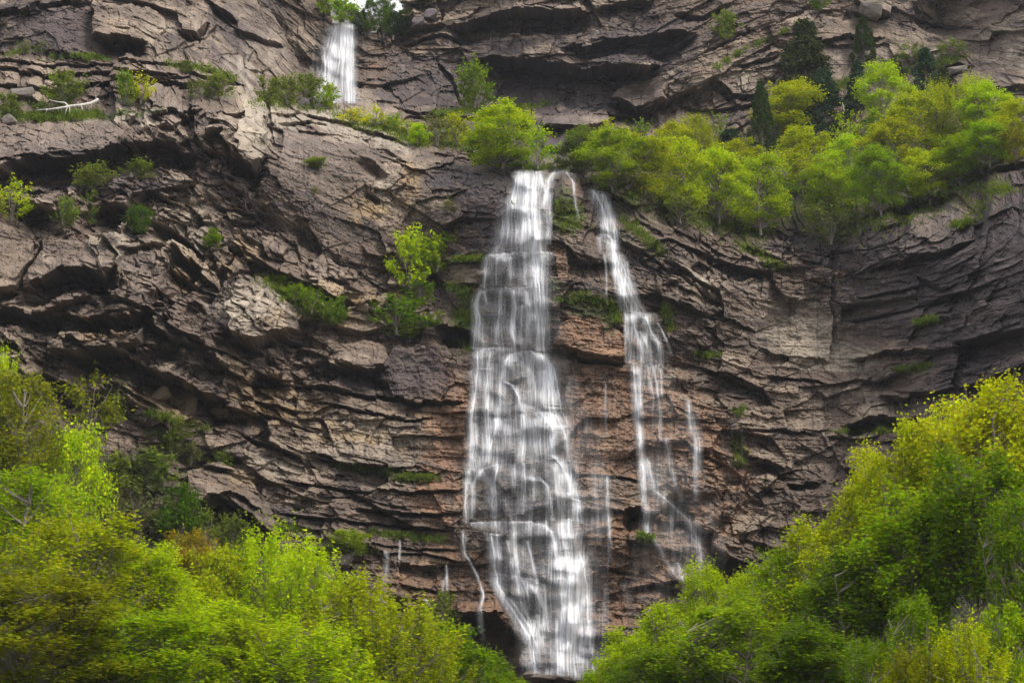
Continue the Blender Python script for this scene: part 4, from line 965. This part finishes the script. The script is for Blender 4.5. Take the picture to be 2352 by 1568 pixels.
# [plants]
GT = 'leafy trees on the terrace above the lower fall'
GC = 'conifers on the terrace below the upper cliff'
GB = 'bushes growing on the ledges of the cliff'
GL = 'trees in the foreground at the lower left'
GR = 'trees in the foreground at the lower right'
BUSH = [  # u, foot v, height, width, kind, colour, label
 (55,127,28,28,'sparse','sage','small grey-green shrub under the overhang at the top left corner'),
 (98,128,26,26,'sparse','sage','thin grey-green shrub just right of the corner shrub under the top left overhang'),
 (430,170,22,32,'bush','sage','low shrub on the broken slabs above the wide left ledge'),
 (150,238,46,85,'bush','grey','broad green bush growing behind the bleached fallen tree'),
 (120,262,26,70,'sparse','grey','low scrub directly under the bleached fallen tree'),
 (288,242,58,46,'bush','green','dark green bush joined to a yellow one on the left ledge'),
 (325,242,56,52,'sparse','yel','yellow-green bush right of the fallen tree, beside a dark green one'),
 (460,228,30,50,'sparse','sage','dull low bush at the left end of the shrubs behind the rock crest'),
 (503,228,38,66,'bush','grey','green tufted bush on the ledge behind the rock crest, left of the upper fall'),
 (620,248,50,60,'bush','grey','leafy shrub left of the paired shrubs near the foot of the upper fall'),
 (660,246,54,60,'bush','grey','tallest shrub in the row leading to the foot of the upper fall'),
 (706,232,44,60,'bush','grey','shrub touching the left side of the upper fall'),
 (754,250,42,44,'bush','mid','small bush right in front of the foot of the upper fall'),
 (22,266,36,52,'bush','grey','bush on the left edge of the picture level with the fallen tree'),
 (216,444,44,84,'bush','grey','pale green shrub under the long dark overhang, left of its partner'),
 (321,418,34,62,'bush','grey','small pale shrub below the shallow arch of the long left overhang'),
 (30,512,74,90,'sparse','ygreen','bright yellow-green bush cut off by the left edge, upper half'),
 (88,512,44,60,'sparse','olive','dull brownish scrub between the bright edge bush and the round green ones'),
 (147,520,48,60,'bush','grey','round green bush above the split block, left of its slimmer neighbour'),
 (203,514,54,48,'bush','grey','slim green bush above the split block, right of its round neighbour'),
 (322,536,48,50,'dense','deep','compact dark green shrub like a ball on the rubble slope'),
 (490,572,36,38,'dense','green','small dark shrub between tilted blocks, upper left of the tan buttress'),
 (640,668,26,50,'bush','mid','upper tuft of the green diagonal seam beside the tan buttress'),
 (678,695,28,50,'bush','mid','middle tuft of the green diagonal seam beside the tan buttress'),
 (716,722,42,58,'bush','green','fullest bush of the green diagonal seam beside the tan buttress'),
 (765,745,44,60,'bush','green','lowest bush of the green diagonal seam beside the tan buttress'),
 (726,388,18,40,'dense','grey','tiny shrub alone on the smooth grey wall'),
 (722,448,12,24,'sparse','sage','faint tuft on the bare wall below the tiny shrub'),
 (942,665,104,92,'bush','lime','bright green tall bush in mid cliff left of the main fall'),
 (1004,630,64,96,'bush','mid','lower bush reaching right from the bright tall bush in mid cliff'),
 (965,690,34,60,'sparse','green','hanging tuft right under the bright tall bush in mid cliff'),
 (912,776,68,136,'bush','green','wide dark green bush on the ledge below the bright tall one'),
 (785,740,20,30,'sparse','green','small tuft at the left end of the ledge with the wide dark bush'),
 (961,336,38,44,'dense','lime','small round vivid bush at the right end of the pale rock crest'),
 (815,288,28,56,'sparse','yel','yellow shrub nearest the foot of the upper fall on the pale crest'),
 (862,294,32,56,'sparse','yel','yellow shrub midway along the pale rock crest'),
 (905,302,30,34,'bush','mid','small green shrub among yellow ones on the pale crest'),
 (935,312,24,50,'sparse','ygreen','low yellow-green scrub behind the round vivid bush'),
 (1005,340,52,80,'sparse','sage','grey twiggy thicket left of the big round tree above the lower fall'),
 (1050,338,62,64,'sparse','ygreen','yellowish loose bush just behind the big round tree on its left'),
 (1090,255,84,74,'bush','green','leaning green shrub in front of the dark alcove'),
 (1030,310,26,60,'sparse','grey','low bush at the back of the ledge between upper fall and big round tree'),
 (1030,492,24,36,'sparse','sage','faint shrub on the wet wall left of the lip of the main fall'),
 (1664,96,52,56,'bush','grey','lone bush on the top cliff above the diagonal slab'),
 (1884,26,42,40,'bush','green','bush cut off by the top edge on the right half'),
 (2185,132,30,60,'sparse','grey','pale scrub high on the right slope under the big cave'),
 (2090,150,36,60,'sparse','grey','pale scrub left of its twin below the big cave'),
 (2052,196,48,42,'dense','dark','very dark low bush right of the narrow dark conifer'),
 (2330,378,70,60,'bush','olive','dark bush on the right edge above the layered ledge'),
 (2300,360,60,60,'sparse','ygreen','green bush beside the bleached stump near the right edge'),
 (2222,408,40,56,'bush','mid','small round bush at the right end of the terrace thicket'),
 (1905,566,86,100,'sparse','sage','grey twiggy bush hanging over the rim of the right amphitheatre'),
 (1440,440,40,90,'sparse','sage','brown rooty scrub on the rim just right of the main lip'),
 (1560,520,46,110,'sparse','sage','brown rooty scrub on the rim under the bright terrace trees'),
 (210,1000,110,120,'sparse','olive','olive scrub below the long cave, right of the yellow left-edge tree'),
 (255,985,80,70,'bush','sage','grey-green bush climbing the slope below the long cave'),
 (390,1040,56,90,'bush','grey','grey-green shrub on the layered slope, lower left'),
 (440,1070,40,60,'bush','sage','grey-green shrub between two others on the layered slope'),
 (508,1080,36,52,'bush','grey','rightmost small shrub of the row above the jutting ledge'),
 (350,1128,66,110,'bush','grey','wide grey-green bush left of the jutting ledge'),
 (130,1150,110,150,'bush','grey','large grey-green willow bush behind the left foreground trees'),
 (235,1195,120,150,'bush','grey','second large grey-green willow bush, nearer the jutting ledge'),
 (320,1245,100,120,'sparse','sage','pale grey-green bush in the gully above the foreground maples'),
 (412,1262,112,84,'dense','deep','dark green bush under the left end of the jutting ledge'),
 (470,1262,70,60,'sparse','grey','soft green shrub right of the dark green one under the jutting ledge'),
 (528,1268,64,70,'bush','grey','shrub in front of the jutting ledge where the bright trees begin'),
 (800,1260,30,76,'bush','mid','low green tussock bush on a ledge above the bright foreground mass'),
 (1018,1448,64,66,'bush','grey','grey-green shrub beside the tiny lower left trickle'),
 (790,55,40,60,'bush','mid','green shrub on the lip left of the top notch, above the upper fall'),
 (748,36,46,34,'bush','mid','green shrub hugging the cliff left of the top notch'),
 (915,84,44,60,'dense','dark','dark bush below the tall trees in the top notch'),
 (965,22,30,70,'dense','dark','dark scrub on the skyline right of the top notch'),
 (1700,960,24,30,'sparse','green','tiny plant on the broken rock right of the thin strand'),
 (1480,1246,18,40,'sparse','green','tiny plant in the dark niche right of the main fall'),
]
TREE = [
 (2260,330,130,110,'tree','lime','bright tree near the right end of the terrace, behind the dark leafy one',None),
 (2330,330,90,110,'tree','ygreen','yellow-green tree cut off by the right edge, level with the terrace',None),
 (2050,430,150,130,'tree','ygreen','yellow-green tree standing before the tallest lime tree',None),
 (1155,394,140,170,'tree','lime','big round vivid green tree standing at the left of the lower lip',None),
 (1110,380,76,90,'bush','green','low side bush leaning left from the big round tree',None),
 (1235,392,86,80,'sparse','mid','loose small tree between the big round tree and the lip',None),
 (1210,330,74,50,'sparse','ygreen','thin yellow-green sapling showing above the big round tree',None),
 (1335,412,108,116,'tree','grey','grey-green leafy tree directly right of the lower lip',None),
 (1405,446,140,130,'tree','mid','soft green tree second to the right from the lower lip',None),
 (1400,350,62,90,'sparse','ygreen','pale bush behind the first trees right of the lip',None),
 (1480,474,160,130,'tree','ygreen','yellow-green tree above the twiggy rim scrub',None),
 (1470,372,84,90,'sparse','grey','feathery tree at the back left of the terrace thicket',None),
 (1560,505,180,140,'tree','lime','bright green tree over the steep rim, third along',None),
 (1545,390,100,90,'tree','ygreen','yellowish tree at the back under the diagonal slab',None),
 (1600,385,110,90,'feather','ygreen','tall feathery tree at the back next to the blue-green blurred conifer',None),
 (1650,520,170,140,'tree','lime','bright tree at the lowest dip of the left thicket',None),
 (1640,345,76,80,'sparse','grey','small pale tree against the diagonal slab',None),
 (1745,545,180,140,'tree','lime','vivid tree whose foot is lowest on the rim',None),
 (1700,440,110,110,'tree','ygreen','yellow-green tree in the middle of the thicket under the dark spruce',None),
 (1815,330,126,150,'tree','ygreen','tall yellow-green tree left of the clumpy blue-green conifer',None),
 (1840,450,150,120,'tree','ygreen','mid-thicket tree under the yellow-green tall one',None),
 (1900,535,160,130,'tree','mid','darker green tree near the twiggy hanging bush',None),
 (1945,350,90,80,'sparse','lime','light tree in the gap right of the blue-green conifer',None),
 (1950,470,150,120,'tree','lime','bright tree with a pale leaning stem on the terrace centre right','pale'),
 (2030,330,176,130,'tree','lime','tallest lime tree of the right thicket, under the narrow dark conifer','pale'),
 (2020,500,150,130,'tree','mid','low front tree above the undercut ledge on the right',None),
 (2095,400,180,130,'tree','ygreen','tree right of the tallest lime tree',None),
 (2130,475,120,130,'tree','lime','front tree just left of the layered outcrop',None),
 (2160,370,170,110,'feather','ygreen','feathery tall tree right of centre of the right thicket',None),
 (2240,345,164,110,'feather','ygreen','feathery round-topped tree at the right of the thicket',None),
 (2200,430,110,120,'tree','mid','shaded olive tree at the low right end of the thicket',None),
 (2310,300,70,90,'sparse','grey','small pale tree close to the right edge',None),
 (2270,390,100,110,'tree','mid','dark leafy tree beside the bleached stump',None),
 (1780,500,90,100,'bush','green','shaded bush under the vivid rim trees',None),
 (882,88,96,50,'tree','deep','taller slender tree standing against the sky in the notch',None),
 (850,82,82,44,'tree','deep','shorter slender tree against the sky in the notch',None),
 (826,74,44,44,'dense','blue','bluish fir top at the left foot of the notch trees',None),
]
CON = [
 (1851,262,196,112,'pine','pine','largest conifer, dark olive and clumpy, before the grey slab'),
 (1985,176,116,50,'spire','dark','narrow pointed dark conifer standing alone on the right slope'),
 (1896,345,168,88,'pine','bpine','blue-green layered conifer right below the largest one'),
 (1972,268,108,56,'pine','bpine','thin blue-green conifer between the narrow dark one and the lime trees'),
 (2128,252,124,70,'pine','bpine','open blue-green conifer above the right thicket'),
 (2168,262,90,54,'pine','pine','dull conifer just right of the open blue-green one'),
 (1752,392,180,60,'spire','dark','dark spruce half hidden behind the tall yellow-green tree'),
 (1678,408,90,84,'pine','bpine','blurred blue-green conifer sunk in the left thicket'),
 (1055,330,44,36,'pine','bpine','tiny blue-green conifer in the thicket left of the big round tree'),
]
for a in BUSH: plant('bush', a[0], a[1], a[2] * 1.2, a[3] * 1.2, a[4], a[5], a[6], 'bush', GB)
for a in TREE: plant('tree', *a[:6], a[6], 'tree', GT, bark=M_palebark if a[7] else None)
for a in CON: plant('conifer', a[0], a[1] - 12, a[2] * 1.04, a[3] * 1.25, a[4], a[5], a[6], 'conifer', GC)
# foreground trees: crown centre u, top v, crown bottom v, width px, distance, kind, colour, label
FGL = [
 (60,868,1180,240,113,'big','olive','yellow-olive tree at the left edge, the highest of the lower left'),
 (20,850,1050,120,114,'feather','lime','bright green treetop cut by the left edge beside the yellow-olive tree'),
 (160,988,1130,150,111,'tree','lime','small bright green tree tucked right of the yellow-olive one'),
 (30,1085,1700,330,82,'big','mid','green maple under the yellow-olive tree on the left edge'),
 (170,1180,1720,320,78,'big','ygreen','yellow-green maple right of the edge maple'),
 (95,1330,1850,420,64,'big','olive','large olive-brown maple filling the bottom left corner'),
 (320,1250,1750,240,80,'big','lime','bright maple with pale stems below the gully bush'),
 (330,1400,1850,400,66,'big','mid','front maple right of the large olive-brown one'),
 (440,1232,1420,150,96,'tree','rust','rusty yellow small tree below the dark green bush'),
 (490,1262,1480,150,95,'tree','ygreen','yellow-brown tree left of the brightest foreground mass'),
 (470,1370,1780,300,84,'big','lime','lime tree between the maples and the brightest mass'),
 (610,1238,1600,230,96,'feather','lime','brightest feathery tree, left summit of the central left mass'),
 (545,1262,1600,150,97,'feather','mid','green feathery tree on the left shoulder of the brightest mass'),
 (720,1280,1650,260,92,'feather','lime','bright feathery tree, second summit of the central left mass'),
 (700,1440,1800,360,82,'feather','lime','low broad feathery tree at the bottom below the two summits'),
 (570,1450,1800,240,84,'feather','ygreen','yellow-green feathery tree at the bottom below the left summit'),
 (830,1345,1700,260,88,'feather','ygreen','yellow-green feathery tree on the sloping right side of the mass'),
 (925,1395,1760,260,86,'feather','ygreen','broad yellow-green tree in front of the small trickles'),
 (1025,1440,1750,190,90,'tree','green','darker green tree left of the black hollow under the fall'),
 (1100,1500,1760,170,94,'tree','green','low dark green tree touching the foot of the main fall on its left'),
 (1165,1545,1740,90,97,'tree','mid','lowest small tree at the foot of the fall'),
]
FGR = [
 (2130,985,1550,220,79,'canopy','yel','yellow-leaved crown filling the dip between the two tall yellow trees'),
 (2050,1060,1600,200,79,'canopy','ygreen','yellow-green crown tucked behind the yellow treetop by the small cave'),
 (1750,1350,1750,230,80,'big','mid','green crown under the wet rock ledge at the right'),
 (2300,900,1500,300,74,'canopy','yel','tallest yellow-leaved tree at the right edge'),
 (2190,945,1500,240,78,'canopy','yel','yellow-leaved tree left of the tallest one on the right'),
 (2085,990,1500,200,80,'canopy','ygreen','yellow-green treetop halfway down the right-hand slope of crowns'),
 (2010,1045,1560,200,82,'canopy','yel','yellow treetop beside the small dark cave in the cliff'),
 (1950,1125,1600,200,80,'canopy','ygreen','yellow-green tree below the small dark cave'),
 (1880,1200,1650,220,80,'big','ygreen','spreading yellow-green tree with bare pale twigs'),
 (1800,1268,1700,210,82,'big','mid','green tree where the crowns meet the wet rock ledge'),
 (2240,1060,1600,330,68,'canopy','green','deep green tree in front of the tall yellow ones'),
 (2090,1140,1650,320,70,'canopy','mid','green tree in the middle of the right-hand wood'),
 (1960,1270,1750,320,71,'canopy','green','shaded green tree above the dark hollow'),
 (2330,1150,1600,200,62,'canopy','green','dark green tree filling the right edge above the hollow'),
 (1710,1310,1700,170,84,'big','lime','bright green maple standing right of the leftmost summits'),
 (1620,1300,1700,150,86,'big','lime','bright green maple with a tall thin top sprig'),
 (1680,1400,1850,320,74,'big','mid','broad green maple at the bottom, right of the fall'),
 (1540,1390,1700,190,86,'big','lime','bright maple stepping down toward the fall'),
 (1470,1445,1720,180,86,'big','lime','low bright maple next to the mist at the foot of the fall'),
 (1400,1510,1740,130,88,'tree','mid','lowest maple right of the foot of the main fall'),
 (1560,1490,1850,260,74,'big','green','dark lower maple between the fall and the broad green one'),
 (1850,1440,1900,300,66,'canopy','green','very shaded tree at the bottom below the spreading one'),
]
YNG = [
 (2110,1380,1760,170,50,'big','green','leafy sapling standing before the dark hollow'),
 (2000,1470,1760,140,50,'big','green','small dark sapling left of the leafy one'),
 (2200,1450,1800,200,46,'feather','ygreen','fine-leaved bright shrub at the bottom right'),
 (2310,1400,1760,150,48,'tree','mid','green shrub in the bottom right corner'),
 (2090,1510,1800,200,46,'feather','olive','low fine-leaved shrub left of the bright bottom right one'),
]
def fg(lst, grp, name='tree', cat='tree'):
    for u, vt, vb, wpx, Y, kind, col, label in lst:
        a, b = ray(u, vt); ztop = CAMZ + b * Y; x = a * Y
        a2, b2 = ray(u, vb); zc = CAMZ + b2 * Y
        zg = float(ground(np.array(x), np.array(Y))) - .3
        s = Y / FOC
        crown = ztop - zc
        zb = min(zg, zc)                    # trunk foot on the ground
        h = ztop - zb
        k = cnt.get(kind, 0); cnt[kind] = k + 1
        rr = random.Random(u * 3 + vt)
        wm, lm = proto(kind, k % NP[kind])
        o = bpy.data.objects.new(name, None); C.objects.link(o)
        # height of the crown is what is seen; a trunk raises it where the ground lies deeper
        o.location = (x, Y, zg); o.rotation_euler = (R(rr.uniform(-3, 3)), R(rr.uniform(-3, 3)), rr.random() * 6.28)
        w = wpx * s * 1.34
        o.scale = (w, w, max(ztop - zg, 2.0) * 1.0)
        tag(o, label, cat, grp)
        t = add('trunk', wm, None, o)
        if not wm.materials: wm.materials.append(M_bark)
        c = add('crown', lm, None, o)
        if not lm.materials: lm.materials.append(M_leaf)
        b = COL[col]; j = .9 + .2 * rr.random()
        c.color = (b[0] * j, b[1] * j, b[2] * j, 1)
fg(FGL, GL); fg(FGR, GR); fg(YNG, 'young growth in front of the dark hollow', 'shrub', 'shrub')

# bleached fallen tree on the upper left ledge
def fallen():
    o = bpy.data.objects.new('fallen_tree', None); C.objects.link(o)
    p = surf(150, 248, 1.9); o.location = p
    s = p.y / FOC
    tag(o, 'bleached white fallen tree with bare limbs lying on the left ledge', 'fallen tree')
    def P(u, v, d=0): return np.array([(u - 150) * s, d, -(v - 248) * s])
    t = Wood()
    t.tube([P(232, 226), P(215, 236), P(190, 241), P(165, 243), P(145, 247), P(110, 252), P(80, 253)], np.array([.17, .16, .14, .12, .10, .06, .02]), 8)
    add('trunk', t.mesh('trunk'), M_dead, o)
    for b, bm_ in (([P(158, 244), P(148, 234), P(130, 232), P(110, 230, -.3)], M_dead), ([P(226, 228), P(221, 208), P(220, 192), P(231, 184)], M_bark)):
        q = Wood(); q.tube(b, np.linspace(.07, .02, 4), 6); add('branch', q.mesh('branch'), bm_, o)
    for a, c in [((190,241),(192,262)),((172,243),(180,262)),((160,244),(162,268)),((155,245),(150,266)),((140,247),(141,256)),((120,250),(120,258)),((105,252),(103,262)),((200,239),(202,250)),((212,237),(216,248)),((131,249),(133,257)),((182,242),(178,230))]:
        q = Wood(); q.tube([P(*a), (P(*a) + P(*c)) / 2 + np.array([.05, -.15, 0]), P(*c, .1)], [.05, .035, .012], 5)
        add('twig', q.mesh('twig'), M_dead, o)
fallen()
def snag(u, v, h, label, r=.14, lean=0):
    p = surf(u, v, .2); s = p.y / FOC; rr = np.random.default_rng(u)
    t = Wood(); H_ = h * s
    t.tube([(0, 0, -.4), (lean * .3, 0, H_ * .4), (lean * .8, .05, H_ * .8), (lean, 0, H_)], [r, r * .8, r * .5, r * .25], 7)
    for i in range(7):
        z = H_ * (.3 + .65 * rr.random()); a = rr.random() * 6.28; L = H_ * .18
        t.tube([(lean * z / H_ * .9, 0, z), (lean * z / H_ + math.cos(a) * L, math.sin(a) * L, z + L * .6)], [r * .25, r * .05], 4)
    o = add('dead_trunk', t.mesh('dead_trunk'), M_dead, None, p)
    tag(o, label, 'dead tree')
snag(903, 84, 40, 'short pale dead trunk standing right of the trees in the top notch', .12)
snag(2256, 372, 62, 'grey leaning dead trunk near the right edge of the terrace', .13, 1.0)
snag(1960, 330, 110, 'tall pale bare stem leaning among the lime trees of the terrace', .10, -.9)

# loose boulders
def boulder(u, v, wpx, hpx, mat, label, seed, rot=0, off=.0, Y=None, dep=.8):
    rg = random.Random(seed); bm = bmesh.new()
    p = surf(u, v, off) if Y is None else pt(u, v, Y)
    s = p.y / FOC; w, h = wpx * s / 2, hpx * s / 2
    for i in range(22):
        a = [rg.uniform(-1, 1) for _ in range(3)]
        m_ = max(abs(q) for q in a) ** .7
        a = [q / m_ for q in a]
        bm.verts.new((a[0] * w, a[1] * w * dep, a[2] * h))
    bmesh.ops.convex_hull(bm, input=bm.verts)
    for q in [q for q in bm.verts if not q.link_faces]: bm.verts.remove(q)
    bmesh.ops.bevel(bm, geom=list(bm.edges), offset=min(w, h) * .07, segments=1, affect='EDGES')
    bmesh.ops.triangulate(bm, faces=bm.faces)
    bmesh.ops.subdivide_edges(bm, edges=bm.edges, cuts=2, use_grid_fill=True)
    from mathutils import noise
    for q in bm.verts:
        q.co += q.co.normalized() * min(w, h) * .13 * noise.fractal(q.co * (2.0 / max(w, .3)) + Vector((seed, 0, 0)), 1, 2, 4)
    me = bpy.data.meshes.new('boulder'); bm.to_mesh(me); bm.free()
    o = add('boulder', me, mat, None, p); o.rotation_euler = (0, R(rot), 0)
    tag(o, label, 'boulder', 'loose boulders lying on the cliff ledges')
for i, a in enumerate([
 (426, 932, 52, 54, M_tan, 'upright tan block leaning under the right end of the long cave', 18),
 (370, 905, 46, 34, M_tan, 'small tan block on the sloping slabs left of the upright tan block', -20),
 (514, 948, 62, 26, M_tan, 'flat tan slab jutting out right of the upright tan block', 0),
 (690, 240, 50, 28, M_dark, 'dark layered boulder between the shrubs left of the upper fall', 12),
 (738, 248, 40, 20, M_dark, 'dark small boulder nearest the foot of the upper fall', -8),
 (20, 278, 46, 26, M_grey, 'pale grey boulder on the left edge below the fallen tree', 0),
 (55, 218, 66, 26, M_grey, 'flat brownish boulder behind the fallen tree', 0),
 (1030, 48, 26, 26, M_tan, 'pale square block wedged at the left end of the top overhang', 30),
 (990, 34, 36, 30, M_dark, 'dark grey block on the skyline pile right of the notch', 15),
 (960, 50, 32, 26, M_dark, 'lower dark grey block on the skyline pile right of the notch', -10),
 (1998, 26, 58, 38, M_grey, 'large grey-brown perched block at the top edge above the right slope', 8),
 (830, 705, 34, 20, M_tan, 'tan block in the crumbling row left of the bright mid-cliff bush', 10),
 (880, 690, 30, 30, M_tan, 'tallest tan block in the crumbling row under the bright bush', -15),
 (915, 702, 26, 26, M_tan, 'tan block at the right end of the crumbling row', 6),
 (795, 660, 34, 24, M_grey, 'grey block left of the bright mid-cliff bush', -14),
 (1250, 1556, 70, 14, M_wet, 'flat wet rock in the pool at the foot of the main fall', 0),
 (1310, 1560, 60, 14, M_wet, 'dark wet rock right of the flat one at the foot of the fall', 0),
 (1215, 1548, 30, 14, M_wet, 'small wet rock at the left of the foot of the fall', 0),
 (1360, 1562, 40, 12, M_wet, 'small wet rock at the right of the foot of the fall', 0),
 (355, 1225, 30, 20, M_grey, 'pale stone in the gully between the lower left bushes', 10),
 (785, 1278, 50, 50, M_grey, 'pale grey boulder rising behind the brightest left trees', 20),
 (2195, 165, 60, 20, M_grey, 'grey slab boulder under the scrub of the upper right slope', -10),
]):
    boulder(*a[:6], 40 + i, a[6] if len(a) > 6 else 0, .3)

# turf tufts along the ledges (too many to count)
rng = np.random.default_rng(99)
tl = [([(0,266),(130,270),(230,262)],8,420),([(120,130),(200,131),(240,136)],4,160),([(380,148),(470,160),(540,180)],6,140),([(590,232),(700,240),(760,250)],10,260),([(775,1070),(830,1078),(885,1086)],4,260),([(912,1098),(950,1096),(1000,1098)],4,120),
      ([(770,1254),(800,1262),(835,1258)],9,260),([(1110,258),(1180,250),(1260,238)],5,200),([(1000,262),(1060,256),(1100,252)],4,200),([(1560,1),(1560,1)],1,2),([(1938,992),(1990,986),(2040,990)],3,160),([(1745,1266),(1800,1280),(1840,1284)],4,160),
      ([(1280,690),(1340,680),(1400,700),(1420,740)],6,150),([(1285,470),(1290,520),(1330,520)],8,60),([(1320,480),(1325,520)],6,30),([(1020,655),(1060,660),(1080,690)],6,160),([(1060,720),(1085,745)],8,160),([(1050,780),(1080,800)],6,100),([(610,640),(700,700),(770,742)],8,420),
      ([(1040,596),(1110,594)],3,90),([(2060,850),(2130,842)],4,120),([(2105,742),(2150,733)],3,90),([(2190,520),(2230,508)],4,110),([(2230,505),(2280,430),(2320,440)],8,160),([(1900,210),(1960,185),(2000,180)],8,300),([(2060,170),(2140,150),(2200,130)],8,260),([(1640,158),(1700,120),(1840,52)],3,140),
      ([(340,945),(400,965),(480,985)],6,120),([(640,1210),(700,1215)],4,60),([(860,1222),(1010,1240)],5,160),([(1600,812),(1650,816)],4,60),([(1690,1000),(1705,1070)],6,80),([(1530,700),(1540,760)],4,90),([(1430,500),(1520,580)],6,160),([(1700,560),(1800,620)],6,160),([(1470,1228),(1500,1240)],4,60),([(780,268),(900,300),(960,330)],8,400),([(960,318),(1100,340)],8,300),
      ([(1200,388),(1260,384),(1340,392)],4,120),([(1180,470),(1180,470)],2,4),([(70,118),(20,126)],5,40),([(1620,370),(1900,330),(2200,300)],30,900),([(1400,420),(1600,500),(1750,540)],16,500),([(1900,540),(2100,480),(2250,420)],18,600)]
cc = []; 
for pts_, sp, n in tl:
    pts_ = np.array(pts_, float)
    t = (rng.random(int(n * 1.3)) + .06 * rng.normal(size=int(n * 1.3))).clip(0, 1) ; t = (t + .04 * np.sin(t * 31 + n)).clip(0, .999) * (len(pts_) - 1); i = np.minimum(t.astype(int), len(pts_) - 2); f = (t - i)[:, None]
    q = pts_[i] * (1 - f) + pts_[i + 1] * f + rng.normal(0, sp, (int(n * 1.3), 2)) * [1.6, .8]
    for u, v in q: cc.append(surf(u, v, .05 + .15 * rng.random()))
cc = np.array([tuple(c) for c in cc]); n = len(cc)
K = 6
b0 = np.repeat(cc, K, 0) + rng.normal(0, .10, (n * K, 3))
dr = rng.normal(0, .55, (n * K, 3)) + [0, -.45, .75]; dr /= np.linalg.norm(dr, axis=1)[:, None]
ln = (.16 + .30 * rng.random(n * K))[:, None]; sd = np.cross(dr, rng.normal(size=(n * K, 3))); sd /= np.linalg.norm(sd, axis=1)[:, None]
vv_ = np.stack([b0 - sd * .035, b0 + sd * .035, b0 + dr * ln * .6 + sd * .03, b0 + dr * ln - [0, 0, .04]], 1).reshape(-1, 3)
me = np_mesh('grass', vv_, np.arange(len(vv_)).reshape(-1, 4)); attr_f(me, 'leaf_rand', np.repeat(rng.random(n * K), 4))
o = add('grass', me, M_leaf); o.color = (.13, .19, .02, 1)
tag(o, 'tufts of green turf and moss along the cliff ledges', 'grass', kind='stuff')
print('plants done')
# thin valley air
bm = bmesh.new(); bmesh.ops.create_cube(bm, size=1)
for q in bm.verts: q.co = Vector((q.co.x * 700, q.co.y * 640 + 200, (q.co.z + .5) * 190 - 8))
me = bpy.data.meshes.new('haze'); bm.to_mesh(me); bm.free()
hm, hnt, hout = newmat('haze_air')
hv_ = N(hnt, 'ShaderNodeVolumePrincipled', Density=.00012); hv_.inputs['Color'].default_value = (.93, .94, 1, 1); hv_.inputs['Anisotropy'].default_value = .2
hnt.links.new(hv_.outputs[0], hout.inputs['Volume'])
add('haze', me, hm)['kind'] = 'stuff'
# ------------------------------------------------------------------ world, sun, camera
w = bpy.data.worlds.new('World'); scene.world = w; w.use_nodes = True
nt = w.node_tree
bg = nt.nodes['Background']
sky = nt.nodes.new('ShaderNodeTexSky'); sky.sky_type = 'NISHITA'; sky.sun_disc = False
SUN_EL, SUN_AZ = R(50), R(135)        # azimuth from +Y clockwise (towards +X)
sky.sun_elevation = SUN_EL; sky.sun_rotation = SUN_AZ; sky.dust_density = 5; sky.air_density = .8; sky.altitude = 1500
tcw = nt.nodes.new('ShaderNodeTexCoord'); cn = nt.nodes.new('ShaderNodeTexNoise'); cn.inputs['Scale'].default_value = 3.5; cn.inputs['Detail'].default_value = 7
nt.links.new(tcw.outputs['Generated'], cn.inputs['Vector'])
cr = nt.nodes.new('ShaderNodeMapRange'); cr.inputs[1].default_value = .35; cr.inputs[2].default_value = .55; cr.inputs[3].default_value = .35; cr.inputs[4].default_value = .96
nt.links.new(cn.outputs['Fac'], cr.inputs[0])
cm = nt.nodes.new('ShaderNodeMix'); cm.data_type = 'RGBA'
nt.links.new(cr.outputs[0], cm.inputs[0]); nt.links.new(sky.outputs[0], cm.inputs[6]); cm.inputs[7].default_value = (3.3, 3.25, 3.3, 1)
nt.links.new(cm.outputs[2], bg.inputs[0]); bg.inputs[1].default_value = .15
sl = bpy.data.lights.new('sun', 'SUN'); sl.energy = 1.15; sl.angle = R(22); sl.color = (1, .95, .87)
so = bpy.data.objects.new('sun', sl); C.objects.link(so)
d = Vector((math.sin(SUN_AZ) * math.cos(SUN_EL), math.cos(SUN_AZ) * math.cos(SUN_EL), math.sin(SUN_EL)))
so.rotation_euler = d.to_track_quat('Z', 'Y').to_euler()
cam = bpy.data.cameras.new('camera'); co = bpy.data.objects.new('camera', cam); C.objects.link(co)
co.location = (0, 0, CAMZ); co.rotation_euler = (R(90) + PITCH, 0, 0)
cam.sensor_width = 36; cam.lens = 18 / math.tan(R(15)); cam.clip_end = 6000; cam.clip_start = .5
scene.camera = co
scene.view_settings.view_transform = 'Standard'; scene.view_settings.look = 'None'
scene.view_settings.exposure = 1.62; scene.view_settings.gamma = 1
scene.cycles.transparent_max_bounces = 24
print('scene done', sum(1 for o in bpy.data.objects))
